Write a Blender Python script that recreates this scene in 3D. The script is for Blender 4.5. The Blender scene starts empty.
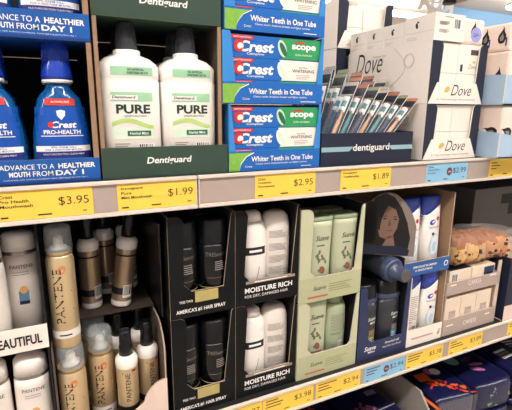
import bpy, bmesh, math, random
from mathutils import Vector, Matrix
random.seed(7)
PI = math.pi
ZC = 1.46                      # camera height above the floor
COL = bpy.context.scene.collection

# ------------------------------------------------------------------ materials
def lin(h):
    h = h.lstrip('#'); o = []
    for i in (0, 2, 4):
        c = int(h[i:i+2], 16)/255
        o.append(c/12.92 if c <= .04045 else ((c+.055)/1.055)**2.4)
    return (*o, 1)
MATS = {}
def mat(name, hexc, rough=.5, metal=0, var=.06, scale=60, bump=0, spec=.5, coat=0, trans=0, ior=1.45, alpha=1, emit=0, hex2=None, stretch=None):
    if name in MATS: return MATS[name]
    m = bpy.data.materials.new(name); m.use_nodes = True
    nt = m.node_tree; b = nt.nodes['Principled BSDF']
    tc = nt.nodes.new('ShaderNodeTexCoord'); nz = nt.nodes.new('ShaderNodeTexNoise')
    nz.inputs['Scale'].default_value = scale; nz.inputs['Detail'].default_value = 3
    if stretch:
        mp = nt.nodes.new('ShaderNodeMapping'); mp.inputs['Scale'].default_value = stretch
        nt.links.new(tc.outputs['Object'], mp.inputs[0]); nt.links.new(mp.outputs[0], nz.inputs['Vector'])
    else: nt.links.new(tc.outputs['Object'], nz.inputs['Vector'])
    c = lin(hexc); c2 = lin(hex2) if hex2 else tuple(min(1, x*(1+var)+.0*var) for x in c[:3])+(1,)
    c1 = c if hex2 else tuple(x*(1-var) for x in c[:3])+(1,)
    mx = nt.nodes.new('ShaderNodeMix'); mx.data_type = 'RGBA'
    mx.inputs[6].default_value = c1; mx.inputs[7].default_value = c2
    nt.links.new(nz.outputs['Fac'], mx.inputs[0]); nt.links.new(mx.outputs[2], b.inputs['Base Color'])
    b.inputs['Roughness'].default_value = rough; b.inputs['Metallic'].default_value = metal
    b.inputs['Specular IOR Level'].default_value = spec; b.inputs['Coat Weight'].default_value = coat
    b.inputs['Transmission Weight'].default_value = trans; b.inputs['IOR'].default_value = ior
    b.inputs['Alpha'].default_value = alpha
    if emit:
        b.inputs['Emission Color'].default_value = c; b.inputs['Emission Strength'].default_value = emit
    if bump:
        bp = nt.nodes.new('ShaderNodeBump'); bp.inputs['Strength'].default_value = bump; bp.inputs['Distance'].default_value = .002
        nt.links.new(nz.outputs['Fac'], bp.inputs['Height']); nt.links.new(bp.outputs[0], b.inputs['Normal'])
    MATS[name] = m; return m
W = mat('white_ink', '#f4f2ee', .5, var=.02)
K = mat('black_ink', '#15161a', .5)
GRY = mat('grey_ink', '#8f8a84', .6)
CARD = mat('corrugated_cardboard', '#9a7c62', .85, var=.15, scale=90, bump=.3, stretch=(1, 1, 6))
CARDD = mat('dark_cardboard', '#5a4a40', .85, var=.15, scale=90, bump=.3)
CUT = mat('cut_cardboard_edge', '#b7a48c', .85, var=.15)
PHB = mat('royal_blue_print', '#1357a6', .4, var=.12, scale=12)
PHIN = mat('navy_tray_inside', '#10192c', .7)
DGG = mat('forest_green_print', '#33493c', .45, var=.08, scale=20)
DGIN = mat('brown_tray_inside', '#4a4038', .8)
CRB = mat('crest_blue_print', '#1a66ba', .4, var=.1, scale=14)
CRL = mat('sky_blue_print', '#3789d2', .4, var=.08, scale=14)
LGN = mat('lime_green_print', '#7fb548', .45, var=.25, scale=120)
NAVY = mat('navy_print', '#1c2438', .45, var=.1)
STRIPE = mat('pale_teal_stripe', '#8fb4bd', .5)
IVORY = mat('ivory_print', '#f1e8de', .5, var=.03)
LBLUE = mat('pale_blue_print', '#a9c4dc', .5, var=.05)
TBLK = mat('black_print', '#0f1113', .5, var=.15, spec=.25)
GOLDL = mat('pale_gold_label', '#b8a86a', .5, var=.2, scale=40)
TAUPE = mat('taupe_print', '#9b8a7c', .6)
SAGE = mat('sage_green_print', '#b4b792', .5, var=.06)
SAGEIN = mat('pale_sage_inside', '#d2cdb8', .6)
MENN = mat('midnight_blue_print', '#28335a', .4, var=.1)
HSB = mat('denim_blue_print', '#2c5c9c', .45, var=.1)
BEIGE = mat('beige_carton', '#cbb8a6', .6, var=.04)
TAUPEC = mat('pinkish_grey_print', '#b3a197', .6, var=.05)
CREAM = mat('cream_soap_carton', '#e6d4bf', .55, var=.04)
WCART = mat('white_soap_carton', '#efe7dc', .5, var=.03)
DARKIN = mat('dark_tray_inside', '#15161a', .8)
PINKC = mat('pale_pink_card', '#e3cdbf', .6)
RAIL = mat('grey_beige_rail', '#b0a096', .45, var=.04)
RAILW = mat('cream_rail_lip', '#ddd2c6', .4, var=.03)
YEL = mat('yellow_tag', '#f8cf52', .5, var=.03)
BLU = mat('blue_tag', '#8cc0e0', .5, var=.03)
TXT = mat('tag_ink', '#3b3222', .6)
METD = mat('dark_shelf_metal', '#2a2a2c', .5, metal=.3)
WPL = mat('white_plastic', '#f0ebe4', .3, coat=.3, var=.02)
WPEARL = mat('pearl_plastic', '#e6ddd4', .3, coat=.3, var=.03)
BPL = mat('black_plastic', '#101114', .3, coat=.1, spec=.35)
GPL = mat('dark_grey_plastic', '#3a3d42', .32, coat=.2)
CAPB = mat('blue_cap', '#1c42b4', .28, coat=.4, var=.1)
PHLQ = mat('blue_liquid_bottle', '#1a72c0', .08, trans=.45, ior=1.35, coat=.5)
PHLB = mat('blue_bottle_label', '#0e4fae', .3, var=.15, scale=30)
RED = mat('red_print', '#d3322f', .45)
MINT = mat('mint_print', '#9fd0a8', .45, var=.12, scale=50)
PALEMINT = mat('pale_mint_print', '#d6e8d4', .45)
DKGRN = mat('dark_green_print', '#20684a', .45)
SCOPE = mat('scope_green_print', '#2f9a5c', .4, var=.15, scale=40)
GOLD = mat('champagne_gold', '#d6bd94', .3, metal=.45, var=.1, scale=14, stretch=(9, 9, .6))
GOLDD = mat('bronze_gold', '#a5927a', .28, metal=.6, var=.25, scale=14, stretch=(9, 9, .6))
SILV = mat('silver_band', '#9c9690', .25, metal=.8)
CLEAR = mat('clear_plastic_cap', '#ccd2d4', .12, alpha=.34, spec=.8)
FILM = mat('clear_film', '#f3ece4', .18, trans=.0, alpha=.11, spec=.9, bump=.6, scale=25)
ORNG = mat('orange_print', '#e0672c', .45, var=.12)
PEACH = mat('peach_plastic', '#dba981', .35)
TEAL = mat('teal_print', '#3c8f98', .4, var=.15)
PURP = mat('purple_print', '#6e4a94', .45)
PINK = mat('mauve_pink_print', '#b86aa4', .45)
DKPAD = mat('navy_pad_wrap', '#181b46', .3, var=.25, scale=30, coat=.35, bump=.25)
PGREEN = mat('sea_green_print', '#7fa69a', .45)
SUAVET = mat('pale_green_tube', '#bcc2a4', .35, coat=.2, var=.04)
SUAVEC = mat('green_tube_shoulder', '#8d9b7d', .4)
MENP = mat('slate_bottle', '#30343c', .32, coat=.25)
MENCAP = mat('slate_blue_cap', '#3f4a68', .3, coat=.4)
LTEAL = mat('light_blue_ink', '#4f86a8', .5)
OLIVE = mat('olive_ink', '#7c8340', .5)
SKIN = mat('printed_skin', '#7c6052', .6, var=.12, scale=25)  # skin tone darkened for the shade the portrait card stands in
HAIRM = mat('printed_dark_hair', '#121014', .5, var=.4, scale=60, stretch=(8, 1, 1))
GREYC = mat('grey_carton', '#6c6a68', .7, var=.06)
CRUST = mat('bread_crust', '#a05f30', .6, var=.3, scale=35, bump=.4)
CRUMB = mat('bread_crumb', '#cfa86f', .8, var=.3, scale=90, bump=.5)
RAISIN = mat('raisin', '#3c2620', .6)
BREADE = mat('bread_end', '#d79a66', .7, var=.25, scale=40, bump=.4)
LILAC = mat('lilac_print', '#9aa0dc', .5)

# ------------------------------------------------------------------ geometry collector
_tc = {}
def glyphs(s, bold=0.0, shear=0.0):
    key = (s, bold, shear)
    if key in _tc: return _tc[key]
    cu = bpy.data.curves.new('t', 'FONT'); cu.body = s; cu.size = 1; cu.offset = bold; cu.shear = shear
    cu.resolution_u = 3; cu.fill_mode = 'FRONT'
    ob = bpy.data.objects.new('t', cu); COL.objects.link(ob)
    dg = bpy.context.evaluated_depsgraph_get(); me = bpy.data.meshes.new_from_object(ob.evaluated_get(dg))
    vs = [(v.co.x, v.co.y) for v in me.vertices]; fs = [tuple(p.vertices) for p in me.polygons]
    bpy.data.objects.remove(ob); bpy.data.curves.remove(cu); bpy.data.meshes.remove(me)
    x0 = min(v[0] for v in vs); x1 = max(v[0] for v in vs); y0 = min(v[1] for v in vs); y1 = max(v[1] for v in vs)
    _tc[key] = ([(v[0]-(x0+x1)/2, v[1]-(y0+y1)/2) for v in vs], fs, x1-x0, y1-y0)
    return _tc[key]

class MB:
    def __init__(s): s.v = []; s.f = []; s.fm = []; s.sm = []; s.m = []
    def mi(s, m):
        if m not in s.m: s.m.append(m)
        return s.m.index(m)
    def face(s, pts, m, smooth=False):
        n = len(s.v); s.v += [tuple(p) for p in pts]; s.f.append(tuple(range(n, n+len(pts)))); s.fm.append(s.mi(m)); s.sm.append(smooth)
    def add(s, vs, fs, m, smooth=False):
        n = len(s.v); s.v += [tuple(p) for p in vs]
        i = s.mi(m)
        for f in fs: s.f.append(tuple(k+n for k in f)); s.fm.append(i); s.sm.append(smooth)
    def box(s, x0, x1, y0, y1, z0, z1, m, mats=None):
        V = [(x, y, z) for x in (x0, x1) for y in (y0, y1) for z in (z0, z1)]
        n = len(s.v); s.v += V
        F = {'l': (0, 1, 3, 2), 'r': (4, 6, 7, 5), 'f': (0, 4, 5, 1), 'b': (2, 3, 7, 6), 'd': (0, 2, 6, 4), 't': (1, 5, 7, 3)}
        for k, f in F.items():
            s.f.append(tuple(i+n for i in f)); s.fm.append(s.mi((mats or {}).get(k, m))); s.sm.append(False)
    def prism(s, poly, y0, y1, m, edge=None, back=None):   # polygon in x,z extruded along y
        n = len(s.v); k = len(poly)
        s.v += [(x, y0, z) for x, z in poly] + [(x, y1, z) for x, z in poly]
        s.f.append(tuple(range(n, n+k))); s.fm.append(s.mi(m)); s.sm.append(False)
        s.f.append(tuple(range(n+2*k-1, n+k-1, -1))); s.fm.append(s.mi(back or edge or m)); s.sm.append(False)
        for i in range(k):
            j = (i+1) % k
            s.f.append((n+i, n+k+i, n+k+j, n+j)); s.fm.append(s.mi(edge or m)); s.sm.append(False)
    def flat(s, poly, m, O=(0, 0, 0), u=(1, 0, 0), v=(0, 0, 1), fn=None):
        O, u, v = Vector(O), Vector(u), Vector(v)
        s.face([fn(a, b) if fn else O+u*a+v*b for a, b in poly], m)
    def text(s, t, m, c, w, h=None, O=(0, 0, 0), u=(1, 0, 0), v=(0, 0, 1), bold=0., shear=0., fn=None, rot=False):
        vs, fs, gw, gh = glyphs(t, bold, shear)
        sx = w/gw; sy = sx if h is None else h/gh
        O, u, v = Vector(O), Vector(u), Vector(v); out = []
        for a, b in vs:
            a, b = a*sx, b*sy
            if rot: a, b = -b, a
            a += c[0]; b += c[1]
            out.append(fn(a, b) if fn else O+u*a+v*b)
        s.add(out, fs, m)
    def bars(s, m, x0, x1, z0, z1, n, fill=.5, fn=None, O=(0, 0, 0), u=(1, 0, 0), v=(0, 0, 1), jag=True):
        st = (z1-z0)/n
        for i in range(n):
            e = x1-(x1-x0)*(.35*random.random() if jag else 0)
            s.patch(x0, e, z0+i*st, z0+i*st+st*fill, m, fn, O, u, v)
    def barcode(s, x0, x1, z0, z1, fn=None, O=(0, 0, 0), u=(1, 0, 0), v=(0, 0, 1)):
        s.patch(x0, x1, z0, z1, W, fn, O, u, v)
        x = x0+(x1-x0)*.08
        f2 = (lambda a, b: fn(a, b)+Vector((0, -.0002, 0))) if fn else None
        O2 = Vector(O)+Vector(u).cross(Vector(v))*.0002
        while x < x1-(x1-x0)*.1:
            w = (x1-x0)*random.choice((.03, .05, .08)); s.patch(x, x+w, z0+(z1-z0)*.2, z1-(z1-z0)*.06, K, f2, O2, u, v); x += w+(x1-x0)*random.choice((.03, .06))
    def patch(s, x0, x1, z0, z1, m, fn=None, O=(0, 0, 0), u=(1, 0, 0), v=(0, 0, 1), nx=None):
        if fn is None:
            s.flat([(x0, z0), (x1, z0), (x1, z1), (x0, z1)], m, O, u, v); return
        nx = nx or max(2, int(abs(x1-x0)/.004)); nz = max(1, int(abs(z1-z0)/.012))
        for i in range(nx):
            for j in range(nz):
                a0 = x0+(x1-x0)*i/nx; a1 = x0+(x1-x0)*(i+1)/nx; b0 = z0+(z1-z0)*j/nz; b1 = z0+(z1-z0)*(j+1)/nz
                s.face([fn(a0, b0), fn(a1, b0), fn(a1, b1), fn(a0, b1)], m, True)
    def loft(s, rings, m, seg=32, caps=(True, True), c=(0, 0), mats=None):
        n0 = len(s.v)
        for r in rings:
            z, rx, ry = r[:3]; e = r[3] if len(r) > 3 else 2; k = r[4] if len(r) > 4 else 0
            for i in range(seg):
                x, y = sup(2*PI*i/seg, rx, ry, e); s.v.append((c[0]+x, c[1]+y, z+k*x))
        for j in range(len(rings)-1):
            mm = s.mi(mats[j] if mats else m)
            for i in range(seg):
                a = n0+j*seg+i; b = n0+j*seg+(i+1) % seg
                s.f.append((a, b, b+seg, a+seg)); s.fm.append(mm); s.sm.append(True)
        if caps[0]: s.f.append(tuple(n0+i for i in reversed(range(seg)))); s.fm.append(s.mi(mats[0] if mats else m)); s.sm.append(False)
        if caps[1]:
            q = n0+(len(rings)-1)*seg; s.f.append(tuple(q+i for i in range(seg))); s.fm.append(s.mi(mats[-1] if mats else m)); s.sm.append(False)
    def tube(s, pts, r, m, seg=8):
        n0 = len(s.v); P = [Vector(p) for p in pts]
        for i, p in enumerate(P):
            d = (P[min(i+1, len(P)-1)]-P[max(i-1, 0)]).normalized()
            a = d.cross(Vector((0, 0, 1)) if abs(d.z) < .9 else Vector((1, 0, 0))).normalized(); b = d.cross(a)
            rr = r[i] if isinstance(r, (list, tuple)) else r
            for k in range(seg): s.v.append(tuple(p+a*math.cos(2*PI*k/seg)*rr+b*math.sin(2*PI*k/seg)*rr))
        mm = s.mi(m)
        for j in range(len(P)-1):
            for k in range(seg):
                a = n0+j*seg+k; b = n0+j*seg+(k+1) % seg; s.f.append((a, b, b+seg, a+seg)); s.fm.append(mm); s.sm.append(True)
        s.f.append(tuple(n0+k for k in range(seg))); s.fm.append(mm); s.sm.append(False)
        q = n0+(len(P)-1)*seg; s.f.append(tuple(q+k for k in range(seg))); s.fm.append(mm); s.sm.append(False)
    def xform(s, M, start=0):
        for i in range(start, len(s.v)): s.v[i] = tuple(M @ Vector(s.v[i]))
    def build(s, name, parent=None, bevel=0, loc=None, subsurf=0):
        me = bpy.data.meshes.new(name); me.from_pydata(s.v, [], s.f)
        for m in s.m: me.materials.append(m)
        me.polygons.foreach_set('material_index', s.fm); me.polygons.foreach_set('use_smooth', s.sm)
        bm = bmesh.new(); bm.from_mesh(me); bmesh.ops.recalc_face_normals(bm, faces=bm.faces); bm.to_mesh(me); bm.free()
        o = bpy.data.objects.new(name, me); COL.objects.link(o)
        if parent: o.parent = parent
        if loc: o.location = (loc[0], loc[1], loc[2]+ZC)
        if bevel:
            b = o.modifiers.new('bevel', 'BEVEL'); b.width = bevel; b.segments = 2; b.limit_method = 'ANGLE'; b.angle_limit = math.radians(40); b.use_clamp_overlap = True
        return o
def sup(t, rx, ry, e):
    c, q = math.cos(t), math.sin(t); p = 2/e
    return rx*math.copysign(abs(c)**p, c), ry*math.copysign(abs(q)**p, q)
def front(rings, off=.0005):            # maps x,z onto the front of a lofted surface
    def fn(x, z):
        R = rings
        for a, b in zip(R, R[1:]):
            if a[0] <= z <= b[0] and b[0] > a[0]:
                t = (z-a[0])/(b[0]-a[0]); break
        else:
            a, b, t = (R[0], R[0], 0) if z < R[0][0] else (R[-1], R[-1], 0)
        rx = a[1]+(b[1]-a[1])*t; ry = a[2]+(b[2]-a[2])*t
        e = (a[3] if len(a) > 3 else 2); e2 = (b[3] if len(b) > 3 else 2); e = e+(e2-e)*t
        q = min(.999, abs(x)/rx)
        return Vector((x, -(ry*(1-q**e)**(1/e))-off, z))
    return fn
def thing(name, label, cat, loc=(0, 0, 0), rz=0, group=None, rot=None):
    o = bpy.data.objects.new(name, None); COL.objects.link(o); o.empty_display_size = .02
    o.location = (loc[0], loc[1], loc[2]+ZC); o.rotation_euler = rot or (0, 0, rz)
    return tag(o, label, cat, group)
def tag(o, label, cat, group=None):
    o['label'] = label; o['category'] = cat
    if group: o['group'] = group
    return o
def struct(o): o['kind'] = 'structure'; return o
def kids(o): return [c for c in bpy.data.objects if c.parent == o]
def dup(root, label, loc, rot=None, group=None):
    def cp(o, par):
        c = o.copy(); COL.objects.link(c)
        if par: c.parent = par
        for ch in kids(o): cp(ch, c)
        return c
    r = cp(root, None); r.location = (loc[0], loc[1], loc[2]+ZC)
    r.rotation_euler = rot if rot else (0, 0, 0); r['label'] = label
    if group: r['group'] = group
    return r
PROTO = {}
def place(key, maker, label, loc, rot=None, group=None):
    if key not in PROTO:
        r = maker(); PROTO[key] = r; r.location = (loc[0], loc[1], loc[2]+ZC)
        if rot: r.rotation_euler = rot
        r['label'] = label
        if group: r['group'] = group
        return r
    return dup(PROTO[key], label, loc, rot, group)

def arc(cx, cz, r, a0, a1, n=6):
    return [(cx+r*math.cos(a0+(a1-a0)*i/n), cz+r*math.sin(a0+(a1-a0)*i/n)) for i in range(n+1)]
def blob(cx, cz, rx, rz, rot=0, n=20):
    o = []
    for i in range(n):
        a, b = rx*math.cos(2*PI*i/n), rz*math.sin(2*PI*i/n)
        o.append((cx+a*math.cos(rot)-b*math.sin(rot), cz+a*math.sin(rot)+b*math.cos(rot)))
    return o

# ------------------------------------------------------------------ shelf trays
T = .003
def tray(name, label, x0, x1, y0, y1, z0, h, strip, mo, mi, wl=(.012, .012), wr=(.012, .012), diag=(0, 0), side_edge=None, left_h=None, decor=None, group=None,
         edge=CUT, side_h=None, round_top=.0, sidedecor=None, sidem=None, cat='display tray', front_m=None, strip_m=None, backwall=True, post_m=None, strip_x=None):
    t = thing(name, label, cat, ((x0+x1)/2, y0, z0), group=group)
    w = (x1-x0)/2-.0006; d = y1-y0; sh = side_h or h
    b = MB(); b.box(-w, w, T, d, 0, T, mi, {'d': mo}); b.build('base', t)
    sm = sidem or mo; se = side_edge or edge
    l = MB(); l.box(-w, -w+T, T, d, T, left_h or sh, mi, {'l': sm, 'f': se, 't': se})
    if sidedecor: sidedecor(l, -w, d, sh)
    l.build('side_panel', t)
    r = MB(); r.box(w-T, w, T, d, T, sh, mi, {'r': sm, 'f': se, 't': se}); r.build('side_panel', t)
    if backwall:
        k = MB(); k.box(-w+T, w-T, d-T, d, T, sh, mi, {'b': mo}); k.build('back_panel', t)
    f = MB(); pm = post_m or mo; fm = strip_m or mo
    sl, sr = strip_x or (-w, w)
    f.prism([(sl, 0), (sr, 0), (sr, strip), (sl, strip)], 0, T, fm, edge, mi)
    if wl[0] > 0 or wl[1] > 0:
        p = [(-w, strip), (-w+wl[0], strip)]
        r_ = min(round_top, wl[1]) if wl[1] > 0 else 0
        p += arc(-w+wl[1]-r_, h-r_, r_, 0, PI/2) if r_ else [(-w+wl[1], h)]
        p += [(-w, h)]
        f.prism(p, 0, T, pm, edge, mi)
    if wr[0] > 0 or wr[1] > 0:
        r_ = min(round_top, wr[1]) if wr[1] > 0 else 0
        p = [(w-wr[0], strip), (w, strip), (w, h)]
        p += arc(w-wr[1]+r_, h-r_, r_, PI/2, PI) if r_ else [(w-wr[1], h)]
        f.prism(p, 0, T, pm, edge, mi)
    if diag[0]: f.prism([(-w+wl[0], strip), (-w+wl[0]+diag[0], strip), (-w+wl[0], strip+diag[0]*1.1)], 0, T, pm, edge, mi)
    if diag[1]: f.prism([(w-wr[0]-diag[1], strip), (w-wr[0], strip), (w-wr[0], strip+diag[1]*1.1)], 0, T, pm, edge, mi)
    if decor: decor(f, w)
    f.build('front_panel', t)
    return t
FO = (0, -.0005, 0)
FO2 = (0, -.0008, 0)

# ------------------------------------------------------------------ camera
cam = bpy.data.cameras.new('camera'); co = bpy.data.objects.new('camera', cam); COL.objects.link(co)
Rr = Vector((.90263, -.43034, .00791)); Uu = Vector((.08928, .20518, .97464)); Bb = Vector((-.42105, -.87904, .22362))
co.matrix_world = Matrix(((Rr.x, Uu.x, Bb.x, 0), (Rr.y, Uu.y, Bb.y, -.70), (Rr.z, Uu.z, Bb.z, ZC), (0, 0, 0, 1)))
cam.sensor_width = 36; cam.lens = 36*424/512; cam.clip_start = .02
bpy.context.scene.camera = co

# ------------------------------------------------------------------ the store
fl = MB(); fl.box(-8, 16, -6, 14, -.02-ZC, -ZC, mat('floor_tile', '#b9aea0', .35, var=.08, scale=3)); struct(fl.build('floor', loc=(0, 0, 0)))
c_ = MB(); c_.box(-8, 16, -6, 14, 2.36, 2.4, mat('ceiling_tile', '#c8beb4', .9, var=.05, scale=4)); struct(c_.build('ceiling', loc=(0, 0, 0)))
w_ = MB(); w_.box(-8, 16, 14, 14.1, -ZC, 2.36, mat('beige_wall', '#e6d8c8', .8)); struct(w_.build('wall_back', loc=(0, 0, 0)))
w_ = MB(); w_.box(16, 16.1, -6, 14, -ZC, 2.36, mat('beige_wall', '#e6d8c8', .8)); struct(w_.build('wall_right', loc=(0, 0, 0)))
w_ = MB(); w_.box(8.45, 15.9, 7.0, 7.2, 1.2, 2.355, mat('blue_bulkhead', '#86b4dc', .6, var=.04, scale=2)); struct(w_.build('trim_1', loc=(0, 0, 0)))
LAMP = mat('fluorescent_diffuser', '#fffaf5', .4, emit=14, var=0)
LHOUS = mat('lamp_housing', '#d8d4cc', .5)
def lamp_fixture():
    t = thing('ceiling_light', '', 'ceiling light')
    h = MB(); h.box(-1.2, 1.2, -.05, .05, 0, .04, LHOUS); h.tube([(-.9, 0, .04), (-.9, 0, .245)], .006, LHOUS); h.tube([(.9, 0, .04), (.9, 0, .245)], .006, LHOUS); h.build('housing', t)
    d = MB(); d.box(-1.18, 1.18, -.09, .09, -.06, -.001, LAMP); d.build('diffuser', t, .01)
    return t
FIX = [(-4.2, -1.5, 'added as fill far left over the aisle'), (-1.6, 3.2, 'added as fill over the next aisle at left'), (-1.5, -1.5, 'over the left of the aisle'), (1.2, -1.5, 'over the middle of the aisle'), (3.9, -1.5, 'over the right of the aisle')]  # first two are added unseen fills that brighten the left-facing soap panel
for x, y, s in FIX: place('lamp', lamp_fixture, 'long fluorescent ceiling light '+s+' out of view', (x, y, 2.11), group='ceiling lights')
for i, (x, y) in enumerate([(7.3, 7.2), (10.0, 5.6), (4.4, 7.2), (13.0, 5.6), (6.0, 10.5), (9.5, 10.5)]):  # the pair in front of the blue bulkhead is added to brighten it
    place('lamp', lamp_fixture, ['long fluorescent ceiling light nearest behind the toothpaste', 'fluorescent ceiling light added to brighten the left of the blue bulkhead', 'second-row ceiling light left behind the shelves', 'ceiling light added out of view to brighten the blue bulkhead at right', 'farthest ceiling light at left', 'farthest ceiling light at right'][i], (x, y, 2.11), group='ceiling lights')
# hanging store sign and speaker/camera unit
s_ = thing('hanging_sign', 'white letters hanging from the ceiling beyond the soap cartons', 'sign', (7.6, 6.4, 2.0))
g = MB(); vs, fs, gw, gh = glyphs('ALDI', .03, 0); k = 1.0/gw
for y in (0, .04): g.add([(a*k, y, b*k+.2) for a, b in vs], fs, W)
g.build('letters', s_)
g = MB(); g.box(-.5, .5, .005, .035, -.012+.2, .012+.2, W); g.tube([(-.4, .02, .2), (-.4, .02, .355)], .008, LHOUS); g.tube([(.4, .02, .2), (.4, .02, .355)], .008, LHOUS); g.build('hanger', s_)
s_ = thing('ceiling_speaker', 'dark hanging spotlight unit in front of the blue bulkhead', 'speaker', (5.35, 4.0, 1.62))  # dark speaker/camera unit, gives no light
g = MB(); g.box(-.55, .1, -.05, .05, -.0, .05, BPL); g.tube([(-.3, 0, .05), (-.3, 0, .74)], .015, BPL); g.build('rail', s_, .005)
g = MB(); g.loft([(-.16, .09, .09), (-.14, .1, .1), (-.02, .07, .07), (0, .05, .05)], BPL, 20); g.xform(Matrix.Translation((-.08, 0, 0))); g.build('speaker_head', s_)
g = MB(); g.loft([(-.14, .075, .075, 4), (-.13, .08, .08, 4), (0, .07, .07, 4)], mat('grey_unit_body', '#b9b2aa', .5), 20); g.xform(Matrix.Translation((.02, -.09, 0))); g.build('shade', s_)  # grey lower body of the speaker/camera unit

# ------------------------------------------------------------------ shelving
SX0, SX1 = -.75, 2.1
TOPZ, MIDZ, BOTZ = -.115, -.595, -.93
def shelf(label, z, y0, y1, splits):
    t = thing('store_shelf', label, 'shelf', (0, 0, z))
    b = MB(); b.box(SX0, SX1, y0+.001, y1, -.022, 0, METD); b.build('shelf_board', t)
    xs = [SX0]+splits+[SX1]
    for a, c in zip(xs, xs[1:]):
        r = MB(); a += .0012; c -= .0012
        r.box(a, c, y0-.003, y0, -.050, -.006, RAIL)
        r.box(a, c, y0-.007, y0, -.0055, .0005, RAILW)
        r.box(a, c, y0-.007, y0, -.057, -.0505, RAILW)
        for e in (a, c-.0022): r.box(e, e+.0022, y0-.006, y0-.003, -.050, -.006, RAILW)
        r.build('price_rail', t, .0008)
    return t
shelf('upper shelf with the price rail under the toothpaste and mouthwash', TOPZ, 0, .46, [.221])
shelf('middle shelf with the price rail under the shampoo trays', MIDZ, 0, .46, [-.3])
shelf('lowest shelf under the navy packs', BOTZ, -.03, .46, [.3])
fr = thing('shelving_frame', 'dark back panels and uprights that carry the shelves', 'shelving frame', (0, .47, -ZC))
b = MB(); b.box(SX0, SX1, 0, .02, .05, ZC-.02, METD); b.build('back_panel', fr)
for x in (SX0, .6, SX1-.04):
    b = MB(); b.box(x, x+.04, .021, .06, 0, ZC-.02, METD); b.build('upright', fr)

# price tags
def ptag(label, x0, x1, z, lines, price, m, badge=False):
    t = thing('price_tag', label, 'price tag', ((x0+x1)/2, -.0032, z-.0062), group='price tags on the shelf rails')
    w = (x1-x0)/2; h = .0436
    c = MB(); c.box(-w, w, -.0008, 0, -h, 0, m)
    O = (0, -.0011, 0); lw = w*.85
    for i, (s, fw) in enumerate(lines):
        if s: c.text(s, TXT, (-w+.006+fw/2, -.008-.0072*i), fw, .0048, O=O, bold=.012)
        else: c.bars(TXT, -w+.006, -w+.006+fw, -.0095-.0072*i, -.0065-.0072*i, 1, .8, O=O, jag=False)
    if price: c.text(price, TXT, (w-.006-.0215, -.020), .043, .0145, O=O, bold=-.004)
    c.bars(TXT, -w+.006, -w+.017, -.040, -.0375, 1, 1, O=O); c.bars(TXT, -.012, .008, -.039, -.0368, 1, 1, O=O); c.bars(TXT, w-.016, w-.008, -.0375, -.036, 1, 1, O=O)
    if badge:
        c.flat(blob(w-.061, -.021, .0085, .0095), K, O); c.flat(blob(w-.061, -.021, .0065, .0075), mat('plum_badge', '#7a4a58', .5), (0, -.0013, 0)); c.text('USA', W, (w-.061, -.021), .009, .003, O=(0, -.0015, 0), bold=.02)
    c.build('card', t)
    return t
ptag('yellow price tag under the blue mouthwash reading $3.95', -.083, .050, TOPZ, [('Crest', .018), ('Pro Health', .038), ('Mouthwash', .043)], '$3.95', YEL)
ptag('yellow price tag under the dark green tray reading $1.99', .087, .218, TOPZ, [('Dentiguard', .034), ('Pure', .016), ('Mint Mouthwash', .049)], '$1.99', YEL)
ptag('yellow price tag under the toothpaste cartons reading $2.95', .331, .463, TOPZ, [('Crest', .016), ('Complete', .028), ('Toothpaste', .035)], '$2.95', YEL)
ptag('yellow price tag under the toothbrush tray reading $1.89', .524, .657, TOPZ, [('Dentiguard', .034), ('Toothbrushes', .041)], '$1.89', YEL)
ptag('blue price tag on the upper rail reading $2.99', .762, .897, TOPZ, [('Dove', .016), ('Beauty Bars', .035), ('6 pack', .024)], '$2.99', BLU, True)
ptag('yellow price tag at the right end of the upper rail', .976, 1.108, TOPZ, [('', .021), ('', .032), ('', .02)], '', YEL)
ptag('yellow price tag under the white bottle tray reading $3.97', .222, .352, MIDZ, [('', .034), ('', .03), ('', .036)], '$3.97', YEL)
ptag('yellow price tag under the lower black and green trays reading $3.98', .354, .480, MIDZ, [('', .03), ('', .042), ('', .037)], '$3.98', YEL)
ptag('yellow price tag on the lower rail reading $2.94', .487, .612, MIDZ, [('', .05), ('', .028), ('', .036)], '$2.94', YEL)
ptag('blue price tag on the lower rail under the navy tray', .624, .753, MIDZ, [('', .042), ('', .032), ('', .024)], '$2.94', BLU, True)
ptag('yellow price tag under the white and blue tubes reading $5.38', .756, .886, MIDZ, [('', .05), ('', .042), ('', .038)], '$5.38', YEL)
ptag('yellow price tag under the beige soap trays reading $3.89', .908, 1.040, MIDZ, [('', .022), ('', .042), ('', .05)], '$3.89', YEL)
ptag('yellow price tag at the right end of the lower rail', 1.149, 1.28, MIDZ, [('', .018), ('', .036)], '', YEL)

# ------------------------------------------------------------------ blue mouthwash
def ph_decor(l1, l2):
    def d(f, w):
        cx = -.0075+.032+.0
        f.patch(-w, w, .0005, .004, mat('deep_blue_line', '#0b3f8c', .4), O=FO)
        f.text('ADVANCE TO A', W, (-.0035, .0255), .073, .0076, O=FO, bold=.004)
        f.text('HEALTHIER', W, (.0650, .0255), .053, .0078, O=FO, bold=.03)
        f.text('MOUTH', W, (-.0145, .0150), .0275, .0078, O=FO, bold=.03)
        f.text('FROM', W, (.0168, .0150), .0275, .0076, O=FO, bold=.004)
        f.text('DAY 1', W, (.0540, .0150), .040, .0078, O=FO, bold=.03)
        f.text('fresh breath with ordinary toothpaste. Starts fighting germs from day 1.', W, (.022, .0068), .116, .0022, O=FO)
    return d
PX0, PX1 = -.132, .066
tray('mouthwash_tray', 'blue tray of blue mouthwash, lower of the stack at far left', PX0, PX1, .012, .30, TOPZ+.0005, .207, .036, PHB, PHIN, wl=(.007, .007), wr=(.008, .007), post_m=CARD, decor=ph_decor(0, 0), sidem=CARD, edge=CARD, group='stacked trays of blue mouthwash')
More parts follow.
